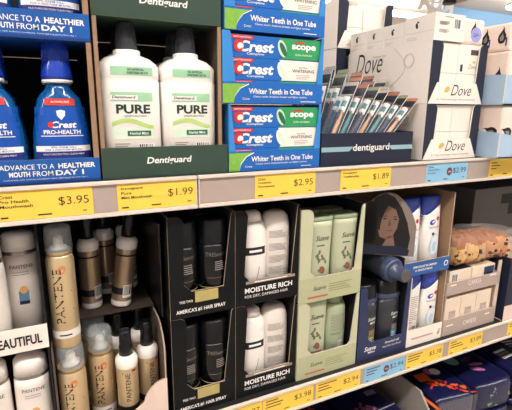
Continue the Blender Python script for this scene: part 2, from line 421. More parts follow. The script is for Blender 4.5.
tray('mouthwash_tray', 'blue tray of blue mouthwash, upper of the stack at far left', PX0, PX1, .012, .30, .0935, .207, .038, PHB, PHIN, wl=(.007, .007), wr=(.008, .007), post_m=CARD, decor=ph_decor(0, 0), sidem=CARD, edge=CARD, group='stacked trays of blue mouthwash')
def shield(f, cx, cz, s, m, fn=None, O=(0, 0, 0)):
    f.flat([(cx-s, cz+s), (cx, cz+s*1.25), (cx+s, cz+s), (cx+s*.9, cz-.1*s), (cx, cz-s*1.2), (cx-s*.9, cz-.1*s)], m, O, fn=fn)
def ph_bottle():
    t = thing('mouthwash_bottle', '', 'mouthwash bottle')
    R = [(0, .038, .024, 3), (.004, .0435, .0285, 3), (.03, .0445, .029, 3), (.07, .0415, .0285, 2.9), (.10, .0365, .0275, 2.7), (.120, .0320, .0255, 2.5), (.129, .0265, .0235, 2.2), (.137, .0185, .0185, 2), (.146, .018, .018, 2)]
    b = MB(); b.loft(R, PHLQ, 40); b.build('body', t)
    c = MB(); c.loft([(.151, .0225, .0225), (.156, .0228, .0228), (.172, .0212, .0212), (.176, .0195, .0195), (.207, .0172, .0172), (.2105, .0155, .0155)], CAPB, 36)
    for i in range(36):                    # grip ribs
        a = 2*PI*i/36; c.tube([(.0195*math.cos(a), .0195*math.sin(a), .178), (.0175*math.cos(a), .0175*math.sin(a), .205)], .0007, CAPB, 5)
    c.build('cap', t)
    r = MB(); r.loft([(.1455, .0205, .0205), (.1465, .0222, .0222), (.1505, .0222, .0222), (.151, .021, .021)], WPL, 36); r.build('collar', t)
    fn = front(R, .0005); f2 = front(R, .0009)
    l = MB()
    l.patch(-.036, .036, .012, .110, PHLB, fn)
    l.patch(-.0385, .0385, .0430, .0515, W, f2); l.patch(-.0400, .0400, .0350, .0425, mat('indigo_print', '#25257a', .4), f2)
    l.text('99% GERM KILL', PHB, (0, .0493), .036, .0028, fn=front(R, .0012), bold=.01); l.text('FOR A HEALTHIER MOUTH', PHB, (0, .0455), .052, .0028, fn=front(R, .0012), bold=.01)
    l.text('MULTI-PROTECTION CLEAN MINT', W, (0, .0388), .058, .0026, fn=front(R, .0012))
    l.patch(-.021, .021, .1125, .1225, RED, f2); l.text('ALCOHOL FREE', W, (0, .1175), .026, .0028, fn=front(R, .0012), bold=.01)
    shield(l, 0, .098, .0062, W, f2)
    l.text('Crest', W, (.003, .0835), .036, .0100, fn=f2, bold=.03, shear=.2)
    l.flat(blob(-.0155, .0835, .0040, .0048), RED, fn=front(R, .0011))
    l.text('PRO-HEALTH', W, (0, .0725), .052, .0064, fn=f2, bold=.025)
    l.bars(W, -.030, .030, .0660, .0674, 1, .8, fn=f2, jag=False)
    l.bars(W, -.020, .025, .020, .030, 3, .25, fn=f2)
    l.build('label', t)
    return t
TZ = TOPZ+.0038
G = 'blue mouthwash bottles'
place('ph', ph_bottle, 'blue mouthwash bottle nearest the cardboard wall in the lower tray', (.016, .052, TZ), group=G)
place('ph', ph_bottle, 'blue mouthwash bottle cut by the left edge in the lower tray', (-.078, .052, TZ), group=G)
place('ph', ph_bottle, 'blue mouthwash bottle hidden behind the right one in the lower tray', (.016, .116, TZ), group=G)
place('ph', ph_bottle, 'blue mouthwash bottle hidden behind the left one in the lower tray', (-.078, .116, TZ), group=G)
place('ph', ph_bottle, 'blue mouthwash bottle at right in the upper tray, base only in view', (.016, .052, .0968), group=G)
place('ph', ph_bottle, 'blue mouthwash bottle at left in the upper tray, base only in view', (-.078, .052, .0968), group=G)

# ------------------------------------------------------------------ green tray mouthwash
def dg_decor(z):
    def d(f, w):
        f.text('Dentiguard', W, (.007, z), .077, .0140, O=FO, bold=.022, shear=.15)
    return d
tray('mouthwash_tray', 'dark green tray holding white mouthwash bottles, lower one on the shelf', .0685, .2735, .012, .30, TOPZ+.0005, .246, .050, DGG, DGIN, wl=(.006, .006), wr=(.006, .006), post_m=CARD, strip_x=(-.1018, .1125), decor=dg_decor(.026), sidem=CARD, edge=CARD, group='dark green mouthwash trays')
tray('mouthwash_tray', 'dark green tray at the top edge above the white bottles', .0685, .2735, .012, .30, .1325, .12, .052, DGG, DGIN, wl=(.004, .004), wr=(.004, .004), decor=dg_decor(.026), sidem=CARD, edge=CARD, group='dark green mouthwash trays')
def dg_bottle():
    t = thing('mouthwash_bottle', '', 'mouthwash bottle')
    R = [(0, .043, .024, 4), (.004, .0483, .0285, 4), (.151, .0483, .0285, 4), (.153, .0470, .0278, 4), (.156, .0483, .0285, 4), (.173, .0483, .0285, 3.8), (.179, .0455, .027, 3.2), (.187, .0360, .0245, 2.5), (.191, .0250, .0215, 2), (.192, .0216, .0205, 2), (.1985, .0216, .0205, 2), (.200, .0195, .0195, 2)]
    b = MB(); b.loft(R, WPL, 48); b.build('body', t)
    c = MB(); c.loft([(.200, .0172, .0172), (.203, .0172, .0172), (.2395, .0135, .0135), (.2425, .0120, .0120)], GPL, 32)
    for i in range(32):
        a = 2*PI*i/32; c.tube([(.0170*math.cos(a), .0170*math.sin(a), .205), (.0137*math.cos(a), .0137*math.sin(a), .238)], .0006, GPL, 5)
    c.build('cap', t)
    l = MB(); fn = front(R, .0005); f2 = front(R, .0009); f3 = front(R, .0012)
    l.patch(-.031, .035, .160, .173, MINT, fn); l.text('NO ARTIFICIAL', K, (.008, .1688), .026, .0034, fn=f2, bold=.02); l.text('SWEETENER OR DYE', K, (.0105, .1638), .033, .0034, fn=f2, bold=.02)
    l.build('shoulder_label', t); l = MB()
    l.patch(-.033, .033, .120, .134, MINT, fn); l.patch(-.033, .009, .122, .129, W, f2); l.text('Dentiguard', K, (-.0125, .1255), .036, .0056, fn=f3, bold=.02, shear=.15)
    l.text('PURE', mat('deep_green_ink', '#1e3a2c', .5), (.0015, .1075), .054, .0145, fn=fn, bold=.035)
    l.text('ANTISEPTIC MOUTHRINSE', DKGRN, (.004, .0965), .036, .0026, fn=fn, bold=.01)
    # leaf swoosh
    pts = [(-.033+.066*i/12, .084+.006*math.sin(i/12*PI*1.4)) for i in range(13)]
    for (a, b_), (c2, d2) in zip(pts, pts[1:]): l.flat([(a, b_-.004), (c2, d2-.004), (c2, d2+.003), (a, b_+.003)], mat('leaf_green_print', '#b4d27c', .45, var=.2), fn=fn)
    l.patch(-.033, .033, .060, .076, PALEMINT, fn)
    l.patch(-.010, .028, .0645, .073, DKGRN, f2); l.text('Herbal Mint', W, (.009, .0688), .030, .0045, fn=f3, bold=.015)
    l.bars(GRY, -.030, -.005, .044, .055, 3, .35, fn=fn)
    l.barcode(.006, .033, .034, .052, fn=fn)
    l.build('label', t)
    return t
G = 'white mouthwash bottles in the green tray'
place('dg', dg_bottle, 'white mouthwash bottle with dark cap, front left of the green tray', (.1222, .048, TZ), group=G)
place('dg', dg_bottle, 'white mouthwash bottle with dark cap, front right of the green tray', (.2208, .048, TZ), group=G)
place('dg', dg_bottle, 'white mouthwash bottle behind the front left one', (.1228, .112, TZ), group=G)
place('dg', dg_bottle, 'white mouthwash bottle behind the front right one', (.2190, .112, TZ), group=G)

# ------------------------------------------------------------------ toothpaste
def cr_decor(f, w):
    O = FO
    f.flat([(-w, .0005), (-w+.020, .0005), (-w+.024, .014), (-w+.034, .026), (-w+.050, .0335), (-w, .0335)], LGN, O)
    f.tube([(-w+.020, -.0006, .001), (-w+.024, -.0006, .014), (-w+.034, -.0006, .026), (-w+.050, -.0006, .0335)], .0007, W, 6)
    f.text('Whiter Teeth in One Tube', W, (.014, .0215), .134, .0098, O=O, bold=.02)
    f.text('Cleans teeth, freshens breath and fights cavities', W, (.012, .0118), .112, .0042, O=O)
    f.text('Crest', W, (-.058, .008), .014, .004, O=O); f.bars(W, .055, .090, .0035, .0048, 1, 1, O=O)
CX0, CX1 = .2855, .4815
for i, (z, n) in enumerate([(TOPZ+.0005, 'bottom'), (.0075, 'middle'), (.1295, 'top')]):
    tray('toothpaste_tray', 'blue toothpaste carton with green corner, %s of the stack of three' % n, CX0-(0, .0112, .0065)[i], CX1, .012, .16, z, .1205, .037, CRB, CRB, wl=(.013+(0, .0112, .0065)[i], .004+(0, .0112, .0065)[i]), wr=(.013, .004), decor=cr_decor, edge=CRL, sidem=CRL, post_m=CRL, group='stacked toothpaste cartons')
def tp_box(kind):
    def mk():
        t = thing('toothpaste_box', '', 'toothpaste')
        w, h, d = .0925, .0372, .045
        b = MB(); b.box(-w, w, 0, d, 0, h, CRB, {'r': SCOPE if kind == 'scope' else WCART})
        g2 = SCOPE if kind == 'scope' else IVORY
        b.flat([(.008, .0006), (w-.0004, .0006), (w-.0004, h-.0006), (.004, h-.0006), (.013, h*.7), (.017, h*.45), (.014, h*.2)], g2, FO)
        O = FO2
        b.patch(-w+.002, -w+.044, h-.0075, h-.001, RED, O=O); b.text('CAVITY PROTECTION', W, (-w+.023, h-.0042), .034, .0026, O=(0, -.0011, 0), bold=.01)
        b.text('Crest', W, (-.042, .0185), .070, .0185, O=O, bold=.035, shear=.2)
        b.flat(blob(-.0765, .0185, .0098, .0104), RED, (0, -.001, 0)); b.flat(blob(-.0740, .0185, .0064, .0068), W, (0, -.0012, 0)); b.text('C', RED, (-.0755, .0185), .015, .0185, O=(0, -.0014, 0), bold=.04, shear=.2)
        b.text('Complete', W, (-.044, .0058), .034, .0050, O=O, bold=.01)
        b.flat(blob(.010, .0185, .0085, .0155, .35), mat('leaf_pale', '#c4dcc0', .45, var=.2) if kind == 'scope' else W, O); b.flat(blob(.012, .017, .005, .0135, .5), DKGRN if kind == 'scope' else PALEMINT, (0, -.001, 0))
        if kind == 'scope':
            b.text('scope', W, (.056, .021), .052, .0120, O=O, bold=.04); b.text('EXTRA WHITENING', W, (.056, .009), .036, .003, O=O)
            b.bars(RED, .036, .066, .029, .032, 1, 1, O=O)
        else:
            b.text('EXTRA', K, (.056, .0245), .018, .003, O=O); b.text('WHITENING', K, (.056, .0185), .048, .0058, O=O, bold=.01); b.bars(GRY, .04, .075, .0045, .0135, 3, .3, O=O)
        b.build('carton', t, .0006)
        return t
    return mk
for z, lv, n in [(TOPZ+.0040, ['bottom carton, lowest box', 'bottom carton, middle box', 'bottom carton, top box'], 3), (.0110, ['middle carton, lowest box', 'middle carton, middle box', 'middle carton, top box'], 3), (.1330, ['top carton, lowest box', 'top carton, middle box'], 2)]:
    for i in range(n):
        kd = 'whitening' if i == 1 else 'scope'
        place('tp'+kd, tp_box(kd), ('blue and white' if i == 1 else 'blue and green')+' toothpaste box in the '+lv[i], ((CX0+CX1)/2, .0165, z+i*.0378), group='toothpaste boxes in the blue cartons')

# ------------------------------------------------------------------ toothbrushes
def tb_decor(f, w):
    f.patch(-w+.0005, -.052, .028, .0375, STRIPE, O=FO); f.patch(.062, w-.0005, .028, .0375, STRIPE, O=FO)
    f.flat([(-.052, .028), (-.042, .0375), (-.052, .0375)], STRIPE, FO); f.flat([(.062, .0375), (.052, .0375), (.062, .028)], STRIPE, FO)
    f.text('dentiguard', W, (.006, .033), .098, .0185, O=FO, bold=.012)
tray('toothbrush_tray', 'navy tray full of toothbrush packs beside the toothpaste', .484, .728, .012, .19, TOPZ+.0005, .066, .0655, NAVY, NAVY, wl=(0, 0), wr=(0, 0), decor=tb_decor, edge=NAVY, side_h=.066)
mat('teal_rim', '#4a7f96', .35, var=.2)
def tb_pack(c1, c2, hd, H, nm_=''):
    def mk():
        t = thing('toothbrush_pack', '', 'toothbrush pack')
        w = .0215
        c = MB(); c.prism([(-w, 0), (w, 0)]+arc(w-.004, H-.004, .004, 0, PI/2, 3)+arc(-w+.004, H-.004, .004, PI/2, PI, 3), 0, .0012, mat('teal_card', '#1f4a70', .4, var=.35, scale=40), W, W)
        c.patch(-w+.0004, w-.0004, H-.009, H-.0008, c1, O=FO); c.patch(-w+.0004, w-.0004, H-.032, H-.009, NAVY, O=FO)
        c.flat([(-.010, H-.026)]+arc(.008, H-.0225, .0035, -PI/2, PI/2, 4)+arc(-.008, H-.0225, .0035, PI/2, 1.5*PI, 4), K, FO2)
        c.patch(-w+.002, w-.002, H-.031, H-.028, c1, O=FO2)
        c.build('backing_card', t)
        for sx in (-.0070, .0150):
            hc_ = c2 if sx > 0 else mat('deep_teal_handle', '#24586e', .35)
            b = MB(); b.tube([(sx, -.0058, .004), (sx, -.0060, .05), (sx, -.0055, H*.5), (sx, -.0052, H-.085), (sx, -.0055, H-.066)], [.0044, .0052, .0042, .0030, .0030], hc_)
            b.box(sx-.0055, sx+.0055, -.0075, -.0035, H-.070, H-.036, hd)
            hnd = b.build('toothbrush', t, .001)
            b = MB(); b.box(sx-.0053, sx+.0053, -.0125, -.0076, H-.067, H-.060, W); b.box(sx-.0053, sx+.0053, -.0120, -.0076, H-.060, H-.047, TEAL); b.box(sx-.0053, sx+.0053, -.0127, -.0076, H-.047, H-.038, W); b.build('bristles', hnd)
        h = MB(); h.box(-.0205, .0210, -.0135, -.0006, .002, H-.033, MATS['clear_film']); h.build('blister', t, .003)
        return t
    return mk
KND = [('tbo', mat('dull_orange_card', '#bd7448', .5), PEACH, W, 'orange-topped'), ('tbg', mat('leaf_card', '#8c9068', .5), mat('navy_handle', '#28406c', .35), W, 'green-topped'), ('tbw', mat('pale_card', '#bdb3a4', .5), PEACH, W, 'pale-topped'), ('tbb', mat('salmon_card', '#a5644c', .5), TEAL, W, 'salmon-topped')]
pos = ['first', 'second', 'third', 'fourth', 'fifth', 'sixth', 'seventh', 'eighth', 'ninth']
for row, (y, n, t0, t1, H, wd) in enumerate([(.154, 7, 5, 31, .210, 'back'), (.100, 6, 14, 40, .196, 'middle'), (.046, 7, 24, 42, .180, 'front')]):
    for i in range(n):
        k, c1, c2, hd, nm = KND[(i*3+row*2) % 4] if row < 2 else KND[(2, 3, 1, 2, 3, 1, 0)[i]]
        tl = math.radians(t0+(t1-t0)*i/(n-1))
        x = .4995+(.0242, .0238, .0203)[row]*i+.0030*row
        place('%s%d' % (k, row), tb_pack(c1, c2, hd, H, 'p' if k == 'tbw' else ''), '%s toothbrush pack, %s from the left in the %s row of the navy tray' % (nm, pos[i], wd), (x, y+.003*(i % 2), TOPZ+.0048), (-tl, 0, -PI/2), 'toothbrush packs in the navy tray')

# ------------------------------------------------------------------ soap trays on the right of the upper shelf
SWASH = mat('silver_grey_ink', '#c9bfb4', .5)
def dove_front(f, w):
    h = .047
    f.flat([(-w+.001, .0005), (w-.001, .0005), (w-.027, h), (-w+.024, h)], IVORY, FO)
    f.text('Dove', K, (.014, .031), .066, .024, O=FO2, bold=-.004, shear=.35)
    f.flat(blob(-.032, .032, .009, .006, .5), mat('gold_ink', '#d8ac5c', .5), FO2)
    f.text('#1 Dermatologist Recommended', GRY, (0, .010), .125, .005, O=FO2, bold=.01)
def dove_side(l, x, d, h):
    O = (x-.0005, d, 0); u = (0, -1, 0)
    l.text('Dove', K, (.086, h*.76), .102, .050, O=O, u=u, bold=-.006, shear=.35)
    l.text('beauty bar', GRY, (.125, h*.86), .045, .006, O=O, u=u)
    pts = [(.175+.030*math.sin(i*.42)*(1+.08*i), h*(.97-.085*i)) for i in range(11)]
    l.tube([(x-.0005, d-a, b) for a, b in pts], .0008, SWASH, 5)
    for r in (.016, .0135): l.tube([(x-.0005, d-(.225+r*math.cos(q)), h*.72+r*math.sin(q)) for q in [2*PI*i/20 for i in range(21)]], .0006, SWASH, 5)
def wtray(label, x0, x1, y0, y1, z, h, group=None, deco=True):
    return tray('soap_tray', label, x0, x1, y0, y1, z, h, .047, NAVY, WCART, wl=(.030, .034), wr=(.030, .026), round_top=.012, decor=dove_front, sidem=IVORY, edge=WCART, sidedecor=dove_side if deco else None, group=group)
GD = 'white soap trays with navy front posts'
DX0, DX1 = .7585, .9375
wtray('white and navy soap tray directly on the shelf above the blue price tag', DX0, DX1, .010, .30, TOPZ+.0005, .1255, GD)
wtray('white and navy soap tray with a large side logo, upper of the stack', DX0, DX1, .010, .30, .0115, .134, GD)
BXL, BXR = .725, .915
wtray('soap tray at the back of the shelf, lowest behind the toothbrushes', BXL, BXR, .312, .455, TOPZ+.0005, .138, GD, False)
wtray('soap tray at the back behind the toothbrushes, second from the bottom', BXL, BXR, .312, .455, .0245, .136, GD, False)
wtray('soap tray at the back peeking between toothpaste and soap cartons, topmost', BXL, BXR, .312, .455, .1615, .125, GD, False)
def soap_box(wx, wy, wz, kind):
    def mk():
        t = thing('soap_carton', '', 'soap carton')
        b = MB(); b.box(-wx/2, wx/2, 0, wy, 0, wz, WCART)
        if kind == 'marks':
            b.patch(wx*.02, wx*.36, wz*.66, wz*.84, mat('brown_ink', '#4a3c38', .5), O=FO); b.patch(-wx*.38, -wx*.28, wz*.08, wz*.32, NAVY, O=FO)
            b.text('Dove', GRY, (wx*.15, wz*.26), wx*.36, wz*.16, O=FO, shear=.35); b.flat(blob(wx*.2, wz*.42, .004, .003), mat('gold_ink', '#d8ac5c', .5), FO)
        if kind == 'back':
            b.bars(GRY, -wx*.36, -wx*.02, wz*.58, wz*.72, 5, .5, O=FO); b.bars(GRY, -wx*.36, 0, wz*.3, wz*.44, 4, .4, O=FO); b.barcode(wx*.12, wx*.36, wz*.4, wz*.85, O=FO)
            b.bars(GRY, -wx*.2, wx*.1, wz*.86, wz*.9, 1, .8, O=FO)
        O = (-wx/2-.0005, wy, 0); u = (0, -1, 0)
        if kind in ('bird', 'back'):
            b.flat(blob(wy*.42, wz*.62, .0035, .0065, .3), K, O, u); b.flat(blob(wy*.42+.003, wz*.75, .003, .0022), K, O, u)
            b.patch(wy*.04, wy*.96, wz*.36, wz*.375, SWASH, O=O, u=u); b.bars(SWASH, wy*.1, wy*.5, wz*.1, wz*.25, 2, .3, O=O, u=u)
        b.build('carton', t, .001)
        return t
    return mk
GS = 'soap cartons inside the white trays'
def fill(z, h, y, words, kinds):
    w = (DX1-DX0-.03)/2
    for j in range(2):
        for i in range(2):
            k = kinds[j*2+i]; key = 'sb%s%.3f' % (k, h)
            place(key, soap_box(w, .13, h, k), 'white soap carton, %s %s in the %s' % (('bottom', 'top')[j], ('left', 'right')[i], words), (DX0+.0155+w/2+i*(w+.001)-.001, y, z+j*(h+.0006)), group=GS)
fill(TOPZ+.0038, .0600, .016, 'soap tray on the shelf', ['', '', '', ''])
fill(.0150, .0640, .016, 'upper soap tray', ['', '', '', 'marks'])
w = .078
for i, s in enumerate(('left', 'right')):
    for j, lv in enumerate(('lower', 'upper')):
        place('sbk', soap_box(w, .10, .055, ''), 'white soap carton, %s %s in the topmost tray at the back' % (lv, s), (BXL+.014+w/2+i*(w+.003), .325, .1650+j*.0556), group=GS)
# loose cartons lying on the soap trays
GL = 'loose soap cartons on top of the soap trays'
place('sbf', soap_box(.092, .088, .056, 'back'), 'white soap carton with a barcode, in front on top of the soap trays', (.8085, .012, .1462), group=GL)
for i, y in enumerate((.103, .170, .237)):
    place('sbl', soap_box(.085, .0655, .0500, 'bird'), 'soap carton with a small bird, %s in the row atop the soap trays' % ('nearest', 'middle', 'farthest')[i], (.8065, y, .1462), group=GL)
# soap bags with drop marks and pale blue trays
def drop(b, cx, cz, s, O, u=(1, 0, 0), v=(0, 0, 1), m=K, rot=0):
    p = []
    for a, q in [(0, 1.5), (.25, 1.1), (.3, .75), (.55, .3), (.6, -.2), (.35, -.7), (0, -.8), (-.4, -.7), (-.6, -.2), (-.5, .3), (-.1, .8), (.1, 1.1)]:
        ca, sa = math.cos(rot), math.sin(rot); p.append((cx+s*(a*ca-q*sa), cz+s*(a*sa+q*ca)))
    b.flat(p, m, O, u, v)
def drop_pack(w, d, h, rot):
    def mk():
        t = thing('soap_multipack', '', 'soap multipack')
        b = MB(); b.box(0, w, 0, d, 0, h, mat('blush_wrap', '#f1ded2', .35, var=.05, coat=.2))
        for O, u, ln in (((0, -.0005, 0), (1, 0, 0), w), ((-.0005, d, 0), (0, -1, 0), d)):
            O2 = (O[0]-.0003*(u[1] != 0), O[1]-.0003*(u[0] != 0), 0)
            n = max(1, int(ln/.04))
            for i in range(n):
                cx = ln*(i+.5)/n; drop(b, cx, h*.50, min(.0175, h*.29), O, u, rot=rot); drop(b, cx, h*.48, min(.0085, h*.14), O2, u, m=GRY, rot=rot)
                b.patch(cx+.010, cx+.0135, h*.18, h*.48, mat('indigo_print', '#25257a', .4), O=O, u=u)
        b.flat(blob(w*.62, h*.38, .018, .016), LILAC, (0, -.0009, 0)); b.bars(NAVY, w*.62-.010, w*.62+.010, h*.3, h*.46, 3, .3, O=(0, -.0012, 0))
        b.build('wrapper', t, .006)
        return t
    return mk
def bl_tray(label, x0, y0, z, h, strip):
    w, d = .20, .22
    t = thing('soap_tray', label, 'display tray', (x0, y0, z), group='pale blue soap trays')
    b = MB(); b.box(0, w, 0, d, 0, T, LBLUE); b.build('base', t)
    for nm, (a, c, e, f_) in (('side_panel', (0, T, T, d)), ('side_panel', (w-T, w, T, d))):
        q = MB(); n = 10; z1 = strip; z2 = strip+.022
        prof = [(e, T)]+[(f_, T)]+[(f_-(f_-e)*i/n, z1+(z2-z1)*(1-i/n)**1.5) for i in range(n+1)]
        base = len(q.v)
        q.prism([(y_, z_) for y_, z_ in prof], 0, T, LBLUE, WCART, LBLUE)
        q.v = [(a+y_, x_, z_) for x_, y_, z_ in q.v]
        q.build(nm, t)
    f = MB(); f.prism([(0, 0), (w, 0)]+[(w-w*i/12, strip-.010*math.sin(PI*i/12)) for i in range(13)], 0, T, LBLUE, WCART); f.build('front_panel', t)
    b = MB(); b.box(T, w-T, d-T, d, T, h, LBLUE); b.build('back_panel', t)
bl_tray('pale blue soap tray at the right end sitting on the shelf edge', .957, -.035, TOPZ+.0011, .125, .060)
bl_tray('pale blue soap tray at the right end, upper one of the pair', .957, -.032, .0110, .13, .068)
GP = 'wrapped soap multipacks at the right end'
place('dpk', drop_pack(.185, .19, .118, 1.4), 'pink-white soap multipack with sideways drop marks in the lower pale blue tray', (.9645, -.0295, TOPZ+.0045), group=GP)
place('dpk2', drop_pack(.185, .19, .118, 0), 'pink-white soap multipack with upright drop marks in the upper pale blue tray', (.9645, -.0265, .0145), group=GP)
place('dpk3', drop_pack(.17, .17, .062, 0), 'soap multipack lying on top of the upper pale blue tray stack', (.968, -.020, .1330), group=GP)
place('dpk4', drop_pack(.072, .12, .055, 0), 'open soap multipack with a round lilac sticker beside the barcode carton', (.8580, .020, .1462), group=GP)

# ------------------------------------------------------------------ white shampoo tray, lower left
def be_decor(f, w):
    f.text('BEAUTIFUL', K, (w-.044, .019), .070, .0170, O=FO, bold=.03)
def wt_tray(label, z, dec):
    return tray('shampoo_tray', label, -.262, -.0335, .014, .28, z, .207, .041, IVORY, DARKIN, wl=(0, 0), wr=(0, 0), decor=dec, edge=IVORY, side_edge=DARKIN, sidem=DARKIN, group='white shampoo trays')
wt_tray('white tray lettered along its front strip at the left, upper one', -.387, be_decor)
wt_tray('white tray under the lettered one at the lower left', MIDZ+.0005, None)
def wp_bottle():
    t = thing('shampoo_bottle', '', 'shampoo bottle')
    R = [(0, .025, .018, 2.3), (.004, .0280, .021, 2.4), (.06, .0285, .0215, 2.4), (.13, .0275, .021, 2.3), (.146, .0265, .020, 2.2)]
    b = MB(); b.loft(R, WPEARL, 36); b.build('body', t)
    r = MB(); r.loft([(.146, .0266, .0201, 2.2), (.152, .0265, .020, 2.2)], SILV, 36, (False, False)); r.build('silver_band', t)
    c = MB(); c.loft([(.152, .0263, .020, 2.2), (.176, .0250, .0195, 2.2), (.181, .021, .0165, 2.1), (.1825, .008, .006, 2)], WPL, 36); c.build('cap', t)
    fn = front(R, .0005); l = MB()
    l.text('PANTENE', K, (.002, .126), .034, .0060, fn=fn, bold=.0); l.bars(GRY, -.012, .014, .112, .120, 2, .3, fn=fn)
    l.patch(-.006, .009, .066, .084, mat('azure_print', '#5f8fae', .4, var=.2), fn); l.flat(blob(.002, .086, .006, .007), mat('amber_print', '#e0a860', .4), fn=front(R, .0009)); l.patch(-.006, .009, .060, .066, NAVY, fn)
    l.build('label', t)
    return t
G = 'white shampoo bottles at the left'
place('wp', wp_bottle, 'white shampoo bottle with silver band right under the end of the lettered strip', (-.0670, .044, MIDZ+.0040), group=G)
place('wp', wp_bottle, 'white shampoo bottle cut by the left edge in the lower white tray', (-.1270, .044, MIDZ+.0040), group=G)
place('wp', wp_bottle, 'white shampoo bottle set back beside the gold spray can in the upper white tray', (-.0660, .078, -.3835), group=G)
place('wp', wp_bottle, 'white shampoo bottle at the left edge above the lettered strip', (-.1130, .040, -.3835), group=G)

# ------------------------------------------------------------------ gold hair spray and pump bottles
gt = thing('spray_tray', 'torn cardboard tray around the gold spray bottles, lower one', 'display tray', (.0645, .014, MIDZ+.0005))
b = MB(); b.box(-.093, .093, 0, .28, 0, T, CARDD); b.build('base', gt)
b = MB(); b.prism([(.003, T), (.28, T), (.28, .197), (.10, .197)]+arc(.06, .140, .057, PI/2, PI, 6), 0, T, CARDD, CUT, CARDD); b.v = [(.090+y, x, z) for x, y, z in b.v]; b.build('side_panel', gt)
b = MB(); b.box(-.0972, -.0942, .003, .28, T, .20, CARDD); b.build('side_panel', gt)
b = MB(); b.prism([(-.093, 0), (.093, 0), (.093, .092)]+arc(.093, .047, .045, PI/2, PI*.95, 8)+[(.03, .040), (-.093, .040)], 0, T, PINKC, CUT, CARD); b.build('front_panel', gt)
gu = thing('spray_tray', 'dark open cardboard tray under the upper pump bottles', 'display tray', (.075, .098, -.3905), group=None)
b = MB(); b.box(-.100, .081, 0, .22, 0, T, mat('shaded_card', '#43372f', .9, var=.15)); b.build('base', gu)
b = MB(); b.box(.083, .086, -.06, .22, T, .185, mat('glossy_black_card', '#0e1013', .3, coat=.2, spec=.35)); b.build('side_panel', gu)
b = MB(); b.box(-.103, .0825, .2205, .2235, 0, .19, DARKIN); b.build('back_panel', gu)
def can(hh, gold, rad):
    def mk():
        t = thing('hairspray_can', '', 'hairspray can')
        r = rad; z1 = hh-.048
        R = [(0, r*.93, r*.93), (.003, r, r), (z1-.010, r, r), (z1-.004, r*.93, r*.93), (z1, r*.9, r*.9)]
        b = MB(); b.loft(R, gold, 40); b.build('can_body', t)
        l = MB(); fn = front(R, .0005)
        q = MB(); q.loft([(.020, r+.0004, r+.0004), (.034, r+.0004, r+.0004)], WPL, 40, (False, False)); q.bars(K, -r*.5, r*.6, .025, .029, 1, .6, fn=front(R, .0012)); q.build('label_band', t)
        l.text('PANTENE', K, (-r*.30, z1*.58), z1*.58, .0130, fn=fn, bold=.004, rot=True)
        l.build('label', t); l = MB()
        for k in range(2):
            a0 = (-r*.05, z1*(.70-.16*k)); a1 = (r*.65, z1*(.62-.2*k))
            l.flat([a0, (a1[0], a1[1]-.0012), (a1[0], a1[1]+.0008), (a0[0], a0[1]+.0012)], K, fn=fn)
        l.flat(blob(r*.05, z1*.86, .006, .008, -.4), mat('coral_print', '#d88a5c', .4), fn=fn); l.build('printed_motif', t)
        c = MB(); c.loft([(z1, r*.93, r*.93), (z1+.007, r*.95, r*.95)], GOLD, 40, (True, False)); c.build('gold_collar', t)
        n = MB(); n.loft([(z1+.0075, r*.62, r*.62), (z1+.012, r*.6, r*.6), (z1+.014, r*.36, r*.36), (z1+.026, r*.34, r*.34), (z1+.030, r*.26, r*.26)], WPL, 24); n.tube([(0, -.003, z1+.023), (0, -r*.42, z1+.024)], .0028, WPL); n.build('nozzle', t)
        k = MB(); k.loft([(z1+.0075, r*.985, r*.985), (hh-.006, r*.93, r*.93), (hh-.0015, r*.86, r*.86), (hh, r*.7, r*.7)], CLEAR, 40, (False, True)); k.build('clear_cap', t)
        return t
    return mk
G = 'gold hair spray cans'
ca = can(.188, GOLD, .0234)
place('can', ca, 'gold hair spray can with clear cap, front one at the bottom beside the white tray', (-.0045, .043, MIDZ+.0040), group=G)
place('canb', can(.213, GOLD, .0220), 'tall gold hair spray can standing on top of another can', (-.0060, .043, MIDZ+.0040+.1885), group=G)
place('can', ca, 'gold hair spray can with clear cap, right of the front bottom one', (.0480, .078, MIDZ+.0040), group=G)
place('can', ca, 'gold hair spray can set back, only its clear cap showing behind the others', (.0405, .133, MIDZ+.0040), group=G)
def pump(gold, dark):
    def mk():
        t = thing('spray_bottle', '', 'spray bottle')
        r = .0198
        R = [(0, r*.95, r*.95), (.003, r, r), (.012, r, r), (.118, r, r), (.121, r*1.04, r*1.04), (.131, r*1.03, r*1.03), (.137, r*.88, r*.88), (.141, r*.66, r*.66)]
        b = MB(); b.loft(R, gold, 36, mats=[WPL, WPL, gold, WPL, WPL, WPL, WPL]); b.build('bottle_body', t)
        l = MB(); fn = front(R, .0005)
        q = MB(); q.loft([(.026, r+.0004, r+.0004), (.040, r+.0004, r+.0004)], K, 36, (False, False)); q.build('label_band', t)
        if dark:
            l.barcode(.002, r*.85, .020, .046, fn=front(R, .0009)); q = MB(); q.loft([(.104, r+.0004, r+.0004), (.1075, r+.0004, r+.0004)], K, 36, (False, False)); q.build('label_band', t)
        else:
            l.text('PANTENE', K, (-r*.1, .080), .058, .0085, fn=fn, bold=.004, rot=True); l.flat(blob(r*.5, .110, .004, .006, -.5), mat('coral_print', '#d88a5c', .4), fn=fn); l.patch(r*.3, r*.75, .111, .115, K, fn)
            l.flat([(-r*.6, .11), (r*.2, .07), (r*.25, .071), (-r*.55, .1115)], mat('brown_line', '#6a4c28', .5), fn=fn)
        l.build('label', t)
        p = MB(); p.loft([(.1405, .0128, .0128), (.158, .0122, .0122), (.160, .0112, .0112), (.166, .0110, .0110, 3), (.187, .0102, .0102, 3), (.1895, .0075, .0075, 3)], BPL, 24); p.tube([(0, -.008, .181), (0, -.0145, .181)], .003, BPL); p.build('pump_cap', t)
        return t
    return mk
G = 'gold spray bottles with black pumps'
pg, pb = pump(GOLD, False), pump(GOLDD, True)
